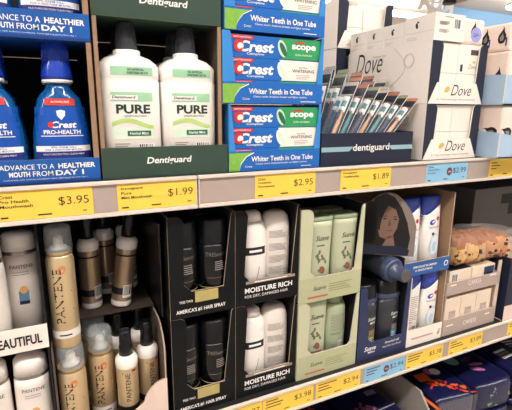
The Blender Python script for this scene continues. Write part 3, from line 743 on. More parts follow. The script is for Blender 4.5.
place('pumpg', pg, 'gold spray bottle with black pump between can and corner bottle, bottom row', (.0900, .047, MIDZ+.0040), group=G)
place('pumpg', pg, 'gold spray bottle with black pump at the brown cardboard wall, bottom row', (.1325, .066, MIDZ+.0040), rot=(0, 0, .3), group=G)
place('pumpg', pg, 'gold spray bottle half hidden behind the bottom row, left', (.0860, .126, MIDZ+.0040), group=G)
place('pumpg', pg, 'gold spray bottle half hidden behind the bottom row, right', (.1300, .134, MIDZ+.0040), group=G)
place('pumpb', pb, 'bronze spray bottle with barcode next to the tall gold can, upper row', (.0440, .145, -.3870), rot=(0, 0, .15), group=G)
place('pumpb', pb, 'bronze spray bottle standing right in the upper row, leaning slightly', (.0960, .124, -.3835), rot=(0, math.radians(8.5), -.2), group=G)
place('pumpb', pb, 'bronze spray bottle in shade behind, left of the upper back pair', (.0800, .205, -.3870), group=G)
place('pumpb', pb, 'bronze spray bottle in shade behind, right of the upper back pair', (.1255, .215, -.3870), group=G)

# ------------------------------------------------------------------ black hair spray trays
def tr_decor(f, w):
    f.text('TRES TWO', W, (-w+.030, .0325), .026, .0050, O=FO, bold=.01)
    f.patch(-.016, .030, .028, .0500, GOLDL, O=FO)
    f.text("AMERICA'S #1 HAIR SPRAY", W, (-.004, .0135), .098, .0085, O=FO, bold=.02)
for z, h, s in ((MIDZ+.0005, .2075, 'lower'), (-.3865, .196, 'upper')):
    tray('hairspray_tray', 'black tray of black hair spray cans, %s of its pair' % s, .1685, .2970, .014, .28, z, h, .051, TBLK, DARKIN, wl=(.027, .029), wr=(.022, .006), diag=(.014, 0), round_top=.014, decor=tr_decor, group='black hair spray trays')
def tr_can():
    t = thing('hairspray_can', '', 'hairspray can')
    r = .0295
    R = [(0, r*.94, r*.94), (.003, r, r), (.125, r, r), (.131, r*.95, r*.95)]
    b = MB(); b.loft(R, mat('black_lacquer', '#0a0d10', .2, coat=.25, spec=.4), 40); b.build('can_body', t)
    c = MB(); c.loft([(.131, r*.95, r*.95), (.133, r*.97, r*.97), (.176, r*.95, r*.95), (.180, r*.88, r*.88), (.181, r*.6, r*.6)], BPL, 40); c.build('cap', t)
    l = MB(); fn = front(R, .0005)
    l.text('TRESemmé', SILV, (0, .112), .041, .0078, fn=fn, bold=.0)
    l.bars(GRY, -.004, .014, .080, .100, 5, .45, fn=fn); l.bars(SILV, -.018, .018, .0645, .066, 1, .6, fn=fn, jag=False)
    q = MB(); q.loft([(.018, r+.0004, r+.0004), (.030, r+.0004, r+.0004)], mat('dark_olive_band', '#3a4524', .4, var=.3), 40, (False, False)); q.build('label_band', t)
    q = MB(); q.loft([(.045, r+.0004, r+.0004), (.0465, r+.0004, r+.0004)], GOLDL, 40, (False, False)); q.build('label_band', t)
    l.build('label', t)
    return t
G = 'black hair spray cans'
for z, s in ((MIDZ+.0040, 'lower'), (-.3830, 'upper')):
    for x, y, q in ((.2025, .050, 'front left'), (.2628, .048, 'front right'), (.2025, .113, 'back left'), (.2628, .112, 'back right')):
        place('tr', tr_can, 'black hair spray can, %s in the %s black tray' % (q, s), (x, y, z), group=G)

# ------------------------------------------------------------------ moisture rich trays
def mo_decor(f, w):
    f.text('MOISTURE RICH', W, (.003, .031), .108, .0110, O=FO, bold=.03)
    f.text('FOR DRY, DAMAGED HAIR', W, (-.002, .0175), .098, .0068, O=FO, bold=.0)
    f.patch(-w+.022, w-.008, .0445, .0508, TAUPE, O=FO)
    f.bars(W, -.03, .045, .0465, .0485, 1, 1, O=FO2)
for z, h, s in ((MIDZ+.0005, .2075, 'lower'), (-.3865, .196, 'upper')):
    tray('shampoo_tray', 'black tray of white shampoo bottles, %s of its pair' % s, .2985, .4415, .014, .28, z, h, .051, TBLK, DARKIN, wl=(.018, .026), wr=(.016, .005), diag=(.012, 0), round_top=.014, decor=mo_decor, group='black trays with white shampoo')
def mo_bottle():
    t = thing('shampoo_bottle', '', 'shampoo bottle')
    R = [(0, .027, .021, 2.5), (.004, .030, .0235, 2.6), (.09, .0305, .024, 2.6), (.140, .0295, .0235, 2.4), (.156, .0265, .021, 2.2), (.163, .022, .017, 2)]
    b = MB(); b.loft(R, WPL, 40); b.build('body', t)
    c = MB(); c.loft([(.163, .0222, .0172), (.177, .019, .015), (.182, .013, .011), (.183, .006, .005)], WPEARL, 32); c.build('cap', t)
    fn = front(R, .0005); l = MB()
    l.patch(-.022, .022, .096, .112, K, fn); l.bars(W, -.014, .014, .1015, .1065, 1, 1, fn=front(R, .0009), jag=False)
    l.build('label', t); l = MB()
    l.tube([tuple(fn(-.004+.012*i/8, .035+.035*(i/8)**2)) for i in range(9)], .0006, TAUPE, 5)
    l.build('printed_swoosh', t)
    return t
def mo_back():
    t = thing('conditioner_bottle', '', 'conditioner bottle')
    R = [(0, .027, .021, 2.6), (.004, .0315, .024, 2.7), (.10, .032, .0245, 2.7), (.150, .0315, .024, 2.5), (.166, .028, .0215, 2.3), (.174, .022, .017, 2.1), (.1775, .014, .010, 2)]
    b = MB(); b.loft(R, WPEARL, 40); b.build('body', t)
    fn = front(R, .0005); l = MB()
    for z in (.125, .098, .072, .048): l.bars(GRY, -.022, .018, z, z+.016, 6, .35, fn=fn)
    l.barcode(-.018, .008, .022, .036, fn=fn)
    l.build('back_label', t)
    return t
for z, s in ((MIDZ+.0040, 'lower'), (-.3830, 'upper')):
    place('mo', mo_bottle, 'white shampoo bottle with black label, left in the %s black tray' % s, (.3480, .049, z), group='white shampoo bottles in the black trays')
    place('mob', mo_back, 'round-shouldered white bottle with grey text, right in the %s black tray' % s, (.4035, .054, z), group='white conditioner bottles in the black trays')

# ------------------------------------------------------------------ sage green trays
SAGEP = mat('pale_sage_print', '#c3c4a4', .5, var=.05)
def su_decor(f, w):
    f.text('Suave', mat('slate_ink', '#4c4f4a', .5), (-.030, .031), .033, .0095, O=FO, shear=.3, bold=.005)
    f.bars(mat('sage_ink', '#8c9460', .5), -.006, .060, .018, .040, 4, .3, O=FO); f.bars(mat('rust_ink', '#c0694a', .5), -.060, -.008, .009, .013, 1, 1, O=FO, jag=False)
for z, h, s in ((MIDZ+.0005, .1835, 'lower'), (-.4100, .208, 'upper')):
    tray('shampoo_tray', 'sage green tray of pale green bottles, %s of its pair' % s, .4435, .6075, .012, .26, z, h, .056, SAGE, DARKIN, wl=(.026, .030), wr=(.020, .008), diag=(.014, .006), round_top=.016, post_m=SAGEP, decor=su_decor, edge=SAGEIN, group='sage green shampoo trays')
def su_tube():
    t = thing('shampoo_bottle', '', 'shampoo bottle')
    R = [(0, .029, .018, 3), (.004, .0305, .0195, 3), (.10, .0315, .020, 3), (.160, .0325, .021, 3.2), (.1725, .0328, .0215, 3.4)]
    b = MB(); b.loft(R, SUAVET, 40); b.build('body', t)
    c = MB(); c.loft([(.1727, .0328, .0215, 3.4), (.1745, .0333, .0225, 3.4), (.1795, .0333, .0225, 3.4), (.182, .030, .019, 3.2)], SUAVEC, 40); c.build('cap', t)
    fn = front(R, .0005); l = MB(); I = mat('charcoal_ink', '#3d4a3c', .5)
    l.text('Suave', I, (.002, .136), .034, .0115, fn=fn, shear=.35, bold=.01)
    l.bars(I, -.012, .012, .118, .124, 1, .4, fn=fn)
    random.seed(3)
    for i in range(9):
        a = -.010+random.random()*.026; c2 = .060+random.random()*.045; l.flat(blob(a, c2, .0055, .0028, random.random()*3), mat('fern_print', '#5c7a5c', .5) if i % 3 else mat('almond_print', '#8a5a44', .5), fn=fn)
    l.flat(blob(.004, .063, .007, .009, .4), MATS['almond_print'], fn=front(R, .0009))
    l.patch(-.014, .018, .036, .050, mat('dusty_rose_print', '#a4685c', .5), fn); l.bars(W, -.011, .014, .039, .047, 2, .35, fn=front(R, .0009))
    l.build('label', t)
    return t
def su_back():
    t = thing('conditioner_bottle', '', 'conditioner bottle')
    R = [(0, .026, .018, 2.6), (.004, .0285, .0205, 2.7), (.10, .029, .021, 2.7), (.140, .028, .0205, 2.5), (.152, .025, .018, 2.3)]
    b = MB(); b.loft(R, mat('sage_bottle', '#a9b592', .35, coat=.2, var=.04), 40); b.build('body', t)
    c = MB(); c.loft([(.152, .022, .017), (.172, .021, .016), (.175, .015, .012)], SUAVEC, 32); c.build('cap', t)
    fn = front(R, .0005); l = MB()
    l.bars(GRY, -.019, .021, .086, .128, 11, .35, fn=fn, jag=False); l.bars(DKGRN, -.019, .021, .076, .082, 2, .35, fn=fn); l.barcode(.003, .017, .022, .058, fn=fn); l.bars(GRY, -.016, -.002, .028, .054, 6, .35, fn=fn)
    l.build('back_label', t)
    return t
random.seed(11)
G = 'pale green bottles in the sage trays'
place('su', su_tube, 'pale green shampoo bottle, front left in the upper sage tray', (.5020, .042, -.4065), group=G)
place('su', su_tube, 'pale green shampoo bottle, front right in the upper sage tray', (.5700, .042, -.4065), rot=(0, 0, .0), group=G)
place('su', su_tube, 'pale green shampoo bottle, back left in the upper sage tray', (.5020, .096, -.4065), group=G)
place('su', su_tube, 'pale green shampoo bottle, back right in the upper sage tray', (.5700, .096, -.4065), group=G)
place('su', su_tube, 'pale green shampoo bottle at left in the lower sage tray', (.5000, .045, MIDZ+.0040), rot=(0, 0, .0), group=G)
place('sub', su_back, 'green bottle with barcode turned backwards in the lower sage tray', (.5630, .050, MIDZ+.0040), group=G)

# ------------------------------------------------------------------ navy tray
def men_decor(f, w):
    f.text('Suave', W, (-.038, .0295), .036, .0120, O=FO, shear=.3, bold=.015); f.text('MEN', W, (-.034, .0185), .020, .0050, O=FO, bold=.02)
    f.text("America's #1", W, (.030, .0335), .046, .0070, O=FO, shear=.15, bold=.015); f.text("Men's Hair Care Brand", W, (.030, .0230), .058, .0052, O=FO)
mt = tray('shampoo_tray', 'midnight navy tray holding dark bottles, under the portrait card', .6105, .7655, .012, .26, MIDZ+.0005, .190, .045, MENN, DARKIN, wl=(.028, .020), wr=(.016, .010), diag=(.012, 0), round_top=.006, decor=men_decor, edge=MENN)
def men_bottle(r, acc):
    def mk():
        t = thing('shampoo_bottle', '', 'shampoo bottle')
        R = [(0, r*.93, r*.78, 2.6), (.004, r, r*.85, 2.6), (.115, r, r*.85, 2.6), (.135, r*.96, r*.84, 2.4)]
        b = MB(); b.loft(R, MENP, 40); b.build('body', t)
        c = MB(); c.loft([(.1355, r*.98, r*.86, 2.3), (.139, r*1.02, r*.9, 2.3), (.146, r*1.02, r*.9, 2.3), (.149, r*.97, r*.86, 2.3), (.180, r*.90, r*.8, 2.2), (.184, r*.8, r*.7, 2.1)], BPL, 40, mats=[MENCAP, MENCAP, MENCAP, BPL, BPL]); c.build('cap', t)
        fn = front(R, .0005); l = MB()
        l.text('Suave', W, (.010, .096), .026, .0085, fn=fn, shear=.3, bold=.01); l.text('MEN', W, (.012, .085), .016, .005, fn=fn, bold=.02)
        l.patch(.000, .024, .030, .052, LTEAL if acc == 'b' else OLIVE, fn); l.patch(.002, .021, .053, .066, mat('taupe_ink', '#8c7a66', .5), fn); l.bars(W, .003, .018, .034, .049, 3, .4, fn=front(R, .0009))
        l.build('label', t)
        return t
    return mk
place('mena', men_bottle(.0345, 'g'), 'dark bottle with olive label, left in the navy tray', (.6500, .052, MIDZ+.0040), group='dark bottles in the navy tray')
place('menb', men_bottle(.0365, 'b'), 'dark bottle with light blue label, right in the navy tray', (.7235, .056, MIDZ+.0040), group='dark bottles in the navy tray')
# the bottle lying on its side, cap towards the aisle
def lying():
    t = thing('shampoo_bottle', '', 'shampoo bottle')
    R = [(0, .014, .014), (.003, .0155, .0155), (.034, .0165, .0165), (.036, .026, .026), (.040, .0285, .0285), (.052, .0305, .0305), (.056, .0300, .0300), (.140, .0300, .0300), (.170, .029, .029), (.175, .025, .025)]
    b = MB(); b.loft(R[3:], MENP, 40, mats=[MENCAP]*3+[MENP]*3); b.build('body', t)
    c = MB(); c.loft(R[:4], MENCAP, 36, mats=[mat('cap_face', '#5a5452', .5), MENCAP, MENCAP]); c.build('cap', t)
    return t
l_ = lying(); tag(l_, 'dark bottle lying on its side with cap towards the aisle', 'shampoo bottle'); l_.location = (.7040, -.030, -.3735+ZC); l_.rotation_euler = (-PI/2, 0, 0)
# portrait header card
hc = thing('header_card', 'arched card printed with a dark-haired face above the navy tray', 'header card', (.6926, .0385, -.3420), rz=math.radians(-35))
b = MB(); prof = [(-.076, 0), (.070, 0), (.070, .075)]+[(.070-.0091*i, .075+.078*math.sin(PI*(i/16)**.85*.94+.06)) for i in range(1, 17)]
b.prism(prof, 0, .002, mat('grey_print_ground', '#857a70', .6), CUT, CARDD)  # grey ground darkened to stand for shade below the upper shelf
i0 = len(b.v)
hair = [(-.074, .002), (.040, .002), (.046, .06), (.036, .11), (.020, .155), (.000, .188), (-.022, .199), (-.046, .184), (-.062, .15), (-.072, .10)]
b.flat(hair, HAIRM, FO)
b.flat([(-.030, .060), (-.014, .052), (.002, .064), (.012, .090), (.015, .12), (.006, .148), (-.012, .160), (-.028, .150), (-.036, .12), (-.036, .088)], SKIN, FO2)
b.flat([(-.010, .062), (-.022, .03), (.010, .03), (.004, .066)], SKIN, FO2)
b.flat([(-.040, .09), (-.030, .155), (-.012, .163), (-.020, .145), (-.028, .115), (-.031, .08)], HAIRM, (0, -.0011, 0))
IK = mat('dark_brown_ink', '#2c1f1c', .5); O3 = (0, -.0011, 0)
b.flat(blob(-.020, .119, .0055, .0022, .1), IK, O3); b.flat(blob(.006, .118, .005, .0022, -.1), IK, O3); b.flat(blob(-.020, .127, .007, .0014, .15), IK, O3); b.flat(blob(.006, .126, .006, .0014, -.15), IK, O3)
b.flat([(-.008, .118), (-.004, .098), (-.010, .095), (-.011, .10)], mat('nose_shadow_ink', '#5c4238', .5), O3); b.flat(blob(-.006, .081, .0075, .0026), mat('lip_ink', '#7c443e', .5), O3)
b.flat([(-.074, .003), (.044, .003), (.046, .022), (.02, .034), (-.03, .030), (-.074, .04)], mat('dark_shirt_print', '#1a2238', .5), (0, -.0013, 0))
b.v[i0:] = [(x*.92+.016, y, z*.76) for x, y, z in b.v[i0:]]
b.flat([(-.0755, .0005), (-.02, .0005), (-.02, .13), (-.040, .132), (-.055, .118), (-.068, .085), (-.0755, .07)], HAIRM, FO)
b.build('printed_card', hc)

# ------------------------------------------------------------------ white and blue tubes
def hs_up(f, w):
    f.text('DERMATOLOGIST RECOMMENDED', W, (-.009, .0225), .080, .0058, O=FO, bold=.02); f.text('#1 DANDRUFF BRAND', W, (-.012, .0130), .058, .0056, O=FO, bold=.02)
    f.flat(blob(w-.012, .019, .0075, .0075), W, FO); f.flat(blob(w-.012, .019, .005, .005), HSB, FO2)
def hs_lo(f, w):
    f.bars(mat('rose_ink', '#c4a498', .5), -.046, .030, .018, .024, 1, .8, O=FO, jag=False)
    for k in range(3): f.tube([(w-.016+.003*k, -.0006, .014), (w-.010+.003*k, -.0006, .03)], .0006, MATS['rose_ink'], 5)
HX0, HX1 = .7685, .8915
def hs_tray(label, z, h, strip, m, dec, HX0, lh=None):
    return tray('shampoo_tray', label, HX0, HX1, .012, .26, z, h, strip, m, CARD, wl=((.004, .002) if not lh else (0, 0)), wr=(0, 0), decor=dec, edge=CUT, sidem=MENN, side_edge=CUT, left_h=lh, group='trays of white and blue tubes')
hs_tray('tray with blue strip holding white and blue tubes, upper one', -.4000, .2, .036, HSB, hs_up, .7400, .05)
hs_tray('tray with white strip holding white and blue tubes, lower one', MIDZ+.0005, .190, .046, IVORY, hs_lo, .7665)
HSBL = mat('cobalt_plastic', '#2444b0', .3, coat=.4)
def hs_tube(back, S=1.0):
    def mk():
        t = thing('shampoo_bottle', '', 'shampoo bottle'); k = .55
        R = [(z_, a_*S, b_, e_) for z_, a_, b_, e_ in [(0, .023, .0185, 2.4), (.003, .025, .0205, 2.5), (.08, .0270, .0205, 2.5), (.138, .0278, .0200, 2.5)]]
        b = MB(); b.loft(R+[(.150, .0278*S, .0195, 2.5, k)], WPL, 40); b.build('body', t)
        c = MB(); c.loft([(.1503, .0279*S, .0196, 2.5, k), (.166, .0275*S, .0188, 2.5, .25), (.1815, .026*S, .0172, 2.5, 0), (.1840, .0235*S, .0150, 2.5, 0)], HSBL, 40); c.build('cap', t)
        fn = front(R, .0005); l = MB()
        if back:
            l.bars(GRY, -.019, .018, .060, .128, 13, .3, fn=fn); l.bars(mat('coral_print', '#d88a5c', .4), -.016, .006, .052, .056, 1, .7, fn=fn); l.barcode(-.004, .014, .018, .045, fn=fn)
        else:
            l.flat(blob(-.006, .118, .0095, .0065, .3), HSBL, fn=fn); l.flat(blob(-.004, .119, .005, .0026, .5), W, fn=front(R, .0009)); l.flat(blob(.012, .126, .0055, .0055), RED, fn=front(R, .0009))
            l.text('head & shoulders', HSBL, (.0015, .1050), .036, .0052, fn=fn, bold=.005)
            l.flat(blob(.002, .058, .018, .030, -.2), mat('ice_blue_print', '#b9d0e2', .4, var=.15), fn=fn); l.flat(blob(.004, .060, .014, .025, -.2), mat('ice_white_print', '#e4eaee', .4), fn=front(R, .0009)); l.flat(blob(.002, .056, .008, .013, -.2), MATS['ice_blue_print'], fn=front(R, .0012))
            l.bars(GRY, -.012, .012, .014, .022, 2, .3, fn=fn)
            l.flat(blob(-.004, .088, .0042, .0042), NAVY, fn=front(R, .0012))
        l.build('label', t)
        return t
    return mk
G = 'white and blue shampoo tubes'
hf, hb, hu = hs_tube(False), hs_tube(True), hs_tube(False, 1.2)
place('hsu', hu, 'white tube with cobalt cap, left in the upper tray beside the portrait card', (.7785, .048, -.3950), rot=(math.radians(-3), 0, .05), group=G)
place('hsu', hu, 'white tube with cobalt cap, right in the upper tray', (.8480, .048, -.3950), rot=(math.radians(-3), 0, .05), group=G)
place('hsb', hb, 'white tube showing its back text, left in the lower tray', (.7995, .048, MIDZ+.0040), group=G)
place('hsf', hf, 'white tube with cobalt cap, right in the lower white tray', (.8575, .044, MIDZ+.0040), group=G)

# ------------------------------------------------------------------ beige soap trays
def be2(s, sz=.052):
    def d(f, w): 
        f.text(s, W, (.0, .024), sz, .0125, O=FO, bold=-.004); f.bars(IVORY, -w+.012, -w+.045, .026, .030, 1, 1, O=FO); f.bars(IVORY, w-.045, w-.015, .030, .034, 1, 1, O=FO)
    return d
EX0, EX1 = .8945, 1.1050
tray('soap_tray', 'pinkish grey soap tray on the lower shelf, bottom one', EX0, EX1, .012, .145, MIDZ+.0005, .116, .047, TAUPEC, CREAM, wl=(.002, .002), wr=(.014, .012), decor=be2('CARESS'), edge=BEIGE, post_m=BEIGE, group='pinkish grey soap trays')
tray('soap_tray', 'pinkish grey soap tray under the bread bag, top one', EX0, EX1, .012, .145, -.4780, .070, .036, TAUPEC, CREAM, wl=(0, 0), wr=(.014, .012), decor=be2('CARESS', .05), edge=BEIGE, post_m=BEIGE, side_h=.034, group='pinkish grey soap trays')
def cr_box(w, d, h, m, kind):
    def mk():
        t = thing('soap_box', '', 'soap box')
        b = MB(); b.box(-w/2, w/2, 0, d, 0, h, m, {'t': NAVY} if kind == 'navy' else None)
        if kind == 'navy': b.barcode(-w*.42, -w*.12, h*.3, h*.85, O=FO); b.patch(w*.05, w*.3, h*.2, h*.3, GRY, O=FO)
        elif kind == 'sq': b.patch(w*.02, w*.46, h*.22, h*.92, MENN, O=FO); b.bars(W, w*.08, w*.4, h*.42, h*.7, 2, .4, O=FO)
        else:
            b.patch(-w*.2, w*.22, h*.36, h*.62, TAUPEC, O=FO); b.text('Caress', CREAM, (0, h*.5), w*.3, h*.14, O=FO2)
        b.build('carton', t, .0008)
        return t
    return mk
for i in range(3):
    place('cbx', cr_box(.060, .10, .100, CREAM, 'p'), 'cream soap box, %s from the left in the bottom pinkish grey tray' % pos[i], (EX0+.037+i*.0615, .018, MIDZ+.0040), group='cream soap boxes')
place('cbn', cr_box(.082, .10, .062, CREAM, 'navy'), 'cream soap box with navy top and barcode under the bread bag', (.950, .019, -.4745), rot=(0, 0, 0), group='soap boxes in the top pinkish grey tray')
place('cbs', cr_box(.092, .10, .058, CREAM, 'sq'), 'cream soap box with a navy square beside the barcode box', (1.040, .019, -.4745), group='soap boxes in the top pinkish grey tray')
# neighbour tray at the right end
tray('soap_tray', 'ivory tray with a pointed navy post at the right end of the middle shelf', 1.1240, 1.3300, .000, .140, MIDZ+.0008, .190, .046, PINKC, CREAM, wl=(.034, .036), wr=(.02, .02), diag=(.016, 0), post_m=NAVY, edge=NAVY, decor=None, sidem=NAVY)
for i in range(2):
    place('cbw', cr_box(.066, .10, .088, CREAM, 'p'), 'cream soap box in the ivory tray at the right end, %s' % ('left', 'right')[i], (1.1900+i*.070, .008, MIDZ+.0045), group='cream soap boxes in the ivory tray')
# bread bag on the soap boxes
bg = thing('bread_bag', 'bag of raisin bread lying on the beige soap boxes', 'bread', (1.028, .070, -.4110))
def lump(rx, ry, rz, seed, fl=.0, n=36, mm=28):
    rnd = random.Random(seed); ph = [rnd.random()*6 for _ in range(6)]; vs = []; fs = []
    for j in range(mm+1):
        t_ = PI*j/mm
        for i in range(n):
            a = 2*PI*i/n
            x, y, z = math.sin(t_)*math.cos(a), math.sin(t_)*math.sin(a), math.cos(t_)
            p = [math.copysign(abs(q)**.62, q) for q in (x, y, z)]
            k = 1+.05*math.sin(3*a+ph[0])*math.sin(t_)+.04*math.sin(5*t_+ph[1])+.03*math.sin(7*a+ph[2]+3*t_)
            vs.append((p[0]*rx*k, p[1]*ry*k, max(p[2], -.85)*rz*k))
    for j in range(mm):
        for i in range(n):
            a = j*n+i; b_ = j*n+(i+1) % n; fs.append((a, b_, b_+n, a+n))
    return vs, fs
for i, x in enumerate((-.082, -.038, .008, .054, .096)):
    b = MB(); vs, fs = lump(.031, .052+.001*(i % 2), .043-.002*i, i+1); V = [(a+x, q+.002*i, c+.043-.002*i) for a, q, c in vs]
    for f_ in fs:
        z_ = sum(V[k][2] for k in f_)/4; x_ = sum(V[k][0] for k in f_)/4
        up = z_ > .058+.006*math.sin(x_*90); b.face([V[k] for k in f_], CRUST if up else (CRUMB if i < 3 else BREADE), True)
    rnd = random.Random(i+5)
    for q in range(11 if i < 2 else 6):
        sz = rnd.uniform(.0026, .0055); vs2, fs2 = lump(sz*1.2, sz*.8, sz, q, n=10, mm=8); ax = x+rnd.uniform(-.024, .024); az = rnd.uniform(.008, .062-.02*abs(ax-x)/.024)
        b.add([(a+ax, c-.0505, e+az) for a, c, e in vs2], fs2, RAISIN if rnd.random() < .6 else CRUST, True)
        if i == 0:
            ay = rnd.uniform(-.04, .04); b.add([(a+x-.0300, c+ay, e+az) for a, c, e in vs2], fs2, RAISIN, True)
    b.build('bread_roll', bg)
b = MB(); vs, fs = lump(.128, .0575, .0475, 9); b.add([(a+.010, q, c+.048) for a, q, c in vs], fs, FILM, True); b.loft([(0, .03, .035), (.018, .016, .012), (.03, .022, .006), (.05, .035, .004)], FILM, 20)
n_ = len(b.v)-80
b.v[n_:] = [(.138+z, y, .045+x*.8) for x, y, z in b.v[n_:]]
b.build('plastic_bag', bg)
# grey carton behind
gc = thing('carton', 'grey carton standing in shade behind the bread bag', 'carton', (1.158, .160, MIDZ+.0005))
b = MB(); b.box(0, .32, 0, .25, 0, .355, GREYC)
b.patch(.125, .32, .300, .332, K, O=FO); b.patch(.165, .195, .262, .3, K, O=FO); b.patch(.225, .315, .255, .3, K, O=FO)
b.flat([(.09, .0), (.319, .0), (.319, .19), (.25, .17), (.16, .09)], mat('pale_swoosh_print', '#a49c92', .6), FO)
b.build('carton_body', gc, .002)

# ------------------------------------------------------------------ navy packs on the lowest shelf
def soft_pack(w, d, h, seed, art):
    t = thing('pad_pack', '', 'pad pack')
    b = MB(); n = 22; vs = []; fs = []
    rnd = random.Random(seed); ph = [rnd.random()*6 for _ in range(4)]
    mm = 22
    for j in range(mm+1):
        e = -PI/2+PI*j/mm
        for i in range(40):
            a = 2*PI*i/40; ce, se = math.cos(e), math.sin(e)
            f = lambda q, p: math.copysign(abs(q)**p, q)
            k = 1+.012*math.sin(4*a+ph[0]+3*e)+.010*math.sin(7*a+ph[1])
            vs.append((f(math.cos(a), .3)*f(ce, .28)*w/2*k, d/2+f(math.sin(a), .3)*f(ce, .28)*d/2*k, h/2+f(se, .28)*h/2))
    for j in range(mm):
        for i in range(40):
            a = j*40+i; c = j*40+(i+1) % 40; fs.append((a, c, c+40, a+40))
    b.add(vs, fs, DKPAD, True); b.build('wrapper', t)
    art(t, w, d, h)
    return t
def top(m, polys, t, name, h, dz=.0012):
    b = MB()
    for p in polys: b.face([(x, y, h+dz) for x, y in p], m)
    return b
def art_flower(t, w, d, h):
    b = MB(); z = h+.0008
    b.face([(-.060, .085, z), (-.018, .085, z), (-.018, .122, z), (-.060, .122, z)], ORNG)
    b.face([(x, y, z) for x, y in blob(.000, .122, .016, .016)], PINK); b.face([(x, y, z+.0003) for x, y in blob(.018, .115, .017, .016)], IVORY)
    rnd = random.Random(4)
    for i in range(34):
        q = i/34; cx = -.045+.10*q+rnd.uniform(-.006, .006); cy = .062+.018*math.sin(q*5)-.03*q+rnd.uniform(-.010, .010)*(1+q)
        b.face([(x, y, z+.0002+.00002*i) for x, y in blob(cx, cy, .006+.003*rnd.random(), .0035, rnd.random()*3)], ORNG if rnd.random() > .25 else RED)
    b.build('printed_flowers', t)
    FE = mat('thin_clear_film', '#e8e2e0', .15, alpha=.06, spec=.9)
    c = MB(); c.box(-w/2+.004, w/2-.004, -.0035, -.001, .004, h-.008, FE)
    for i in range(9): c.tube([(-w/2+.01+i*.013, -.003, .01), (-w/2+.02+i*.012, -.005, h*.5), (-w/2+.008+i*.014, -.003, h-.012)], .0012, FE, 6)
    c.build('folded_film_end', t)
def art_leaf(t, w, d, h):
    b = MB(); z = h+.0008
    b.face([(x, y, z) for x, y in blob(-.050, .135, .022, .026, .3)], PGREEN); b.face([(x, y, z) for x, y in blob(.000, .122, .020, .010, .2)], mat('plum_print', '#54365c', .45)); b.face([(x, y, z+.0002) for x, y in blob(.012, .092, .026, .008, -.2)], PINK); b.face([(x, y, z+.0003) for x, y in blob(-.005, .070, .024, .009, -.5)], PINK)
    b.face([(x, y, z) for x, y in blob(-.06, .175, .014, .008)], PGREEN)
    b.build('printed_leaves', t)
    c = MB(); rnd = random.Random(8)
    for i in range(16): c.flat(blob(-.03+rnd.random()*.09, .012+rnd.random()*.07, .005+.004*rnd.random(), .003, rnd.random()*3), [PGREEN, LGN, PURP, GRY][i % 4], (0, -.0012, 0))
    c.build('printed_sprig', t)
def art_label(t, w, d, h):
    b = MB(); z = h+.0008
    for k in range(3): b.face([(-.055+.0*k, .10-.016*k, z), (.0, .105-.016*k, z), (.0, .116-.016*k, z), (-.055, .111-.016*k, z)], [W, GRY, W][k])
    b.build('printed_label', t); b = MB()
    for k in range(3): b.face([(.03, .14-.014*k, z), (.075, .135-.014*k, z), (.075, .141-.014*k, z), (.03, .146-.014*k, z)], W if k < 2 else PGREEN)
    b.build('printed_stripes', t)
    c = MB(); rnd = random.Random(3)
    for i in range(18): c.flat(blob(-.05+rnd.random()*.11, .02+rnd.random()*.06, .006, .0035, rnd.random()*3), [PURP, PGREEN, LGN][i % 3], (0, -.0012, 0))
    c.build('printed_sprig', t)
def art_red(t, w, d, h):
    b = MB(); z = h+.0008; rnd = random.Random(6)
    for i in range(26): b.face([(x, y, z+.00002*i) for x, y in blob(-.03+rnd.random()*.075, .10+rnd.random()*.05, .006, .004, rnd.random()*3)], mat('coral_red_print', '#c8443c', .45))
    b.face([(-.07, .04, z), (.07, .05, z), (.07, .054, z), (-.07, .044, z)], STRIPE)
    b.build('printed_flowers', t)
def art_purple(t, w, d, h):
    b = MB(); z = h+.0008; rnd = random.Random(9)
    for i in range(22): b.face([(x, y, z+.00002*i) for x, y in blob(-.05+rnd.random()*.06, .055+rnd.random()*.035, .006, .004, rnd.random()*3)], mat('dusty_pink_print', '#a0607c', .45))
    b.face([(-.075, .158, z), (.075, .158, z), (.075, .172, z), (-.075, .172, z)], PURP); b.face([(.02, .105, z), (.055, .105, z), (.055, .125, z), (.02, .125, z)], mat('lavender_print', '#9c86b4', .45)); b.face([(-.07, .04, z), (.07, .045, z), (.07, .049, z), (-.07, .044, z)], GRY)
    b.build('printed_flowers', t)
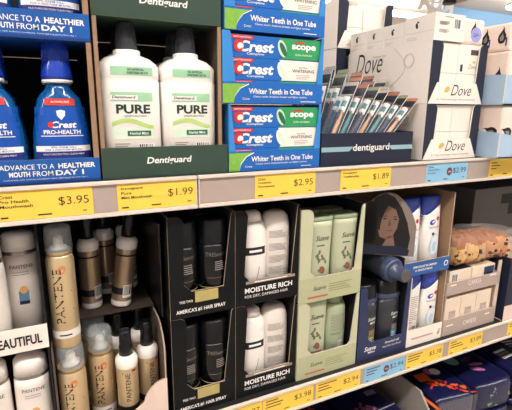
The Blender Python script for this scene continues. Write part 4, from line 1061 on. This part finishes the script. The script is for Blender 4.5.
PK = [('navy pack printed with orange flowers and an orange square', .985, .005, -.905, .150, .20, .105, art_flower, -.10),
      ('navy pack with green and pink leaves right of the orange flower pack', 1.150, .000, -.900, .160, .21, .100, art_leaf, -.06),
      ('navy pack with white label bars at the lower right corner', 1.330, .000, -.900, .165, .21, .100, art_label, -.05),
      ('navy pack with purple band left of the grey divider', .745, .030, -.912, .165, .20, .092, art_purple, 0),
      ('navy pack with coral red flowers at the bottom edge', .560, .040, -.912, .170, .20, .092, art_red, 0)]
for i, (lb, x, y, z, w, d, h, art, rz) in enumerate(PK):
    p = soft_pack(w, d, h, i, art); p.location = (x, y, BOTZ+.0005+ZC if False else z+ZC); p.rotation_euler = (0, 0, rz); tag(p, lb, 'pad pack', 'navy packs on the lowest shelf')
    z0 = BOTZ+.0005
    if z-z0 > .004:                       # a second pack under each one
        q = soft_pack(w, d, z-z0-.002, i+20, lambda *a: None); q.location = (x, y, z0+ZC); q.rotation_euler = (0, 0, rz); tag(q, 'navy pack lying under the '+' '.join(lb.split()[3:10]), 'pad pack', 'navy packs under the top ones')
dv = thing('shelf_divider', 'grey divider plate between the navy packs', 'shelf divider', (.862, -.025, BOTZ+.0005))
b = MB(); b.prism([(0, 0), (.30, 0), (.30, .165), (.06, .165), (0, .10)], 0, .006, mat('grey_divider', '#a39a92', .5), None); b.v = [(y, x, z) for x, y, z in b.v]; b.build('plate', dv)
os = thing('packing_strip', 'orange strip of a carton edge left of the orange flower pack', 'carton strip', (.885, -.015, BOTZ+.0005))
b = MB(); b.box(0, .012, 0, .28, 0, .128, mat('navy_carton', '#191d38', .5), {'t': ORNG}); b.build('strip', os, .001)

# ------------------------------------------------------------------ light and view
sc = bpy.context.scene
wd = bpy.data.worlds.new('world'); sc.world = wd; wd.use_nodes = True
bgn = wd.node_tree.nodes['Background']; bgn.inputs[0].default_value = lin('#fff3ee'); bgn.inputs[1].default_value = .26
sc.view_settings.view_transform = 'Standard'; sc.view_settings.look = 'None'; sc.view_settings.gamma = 1; sc.view_settings.use_curve_mapping = False
sc.view_settings.exposure = 1.55
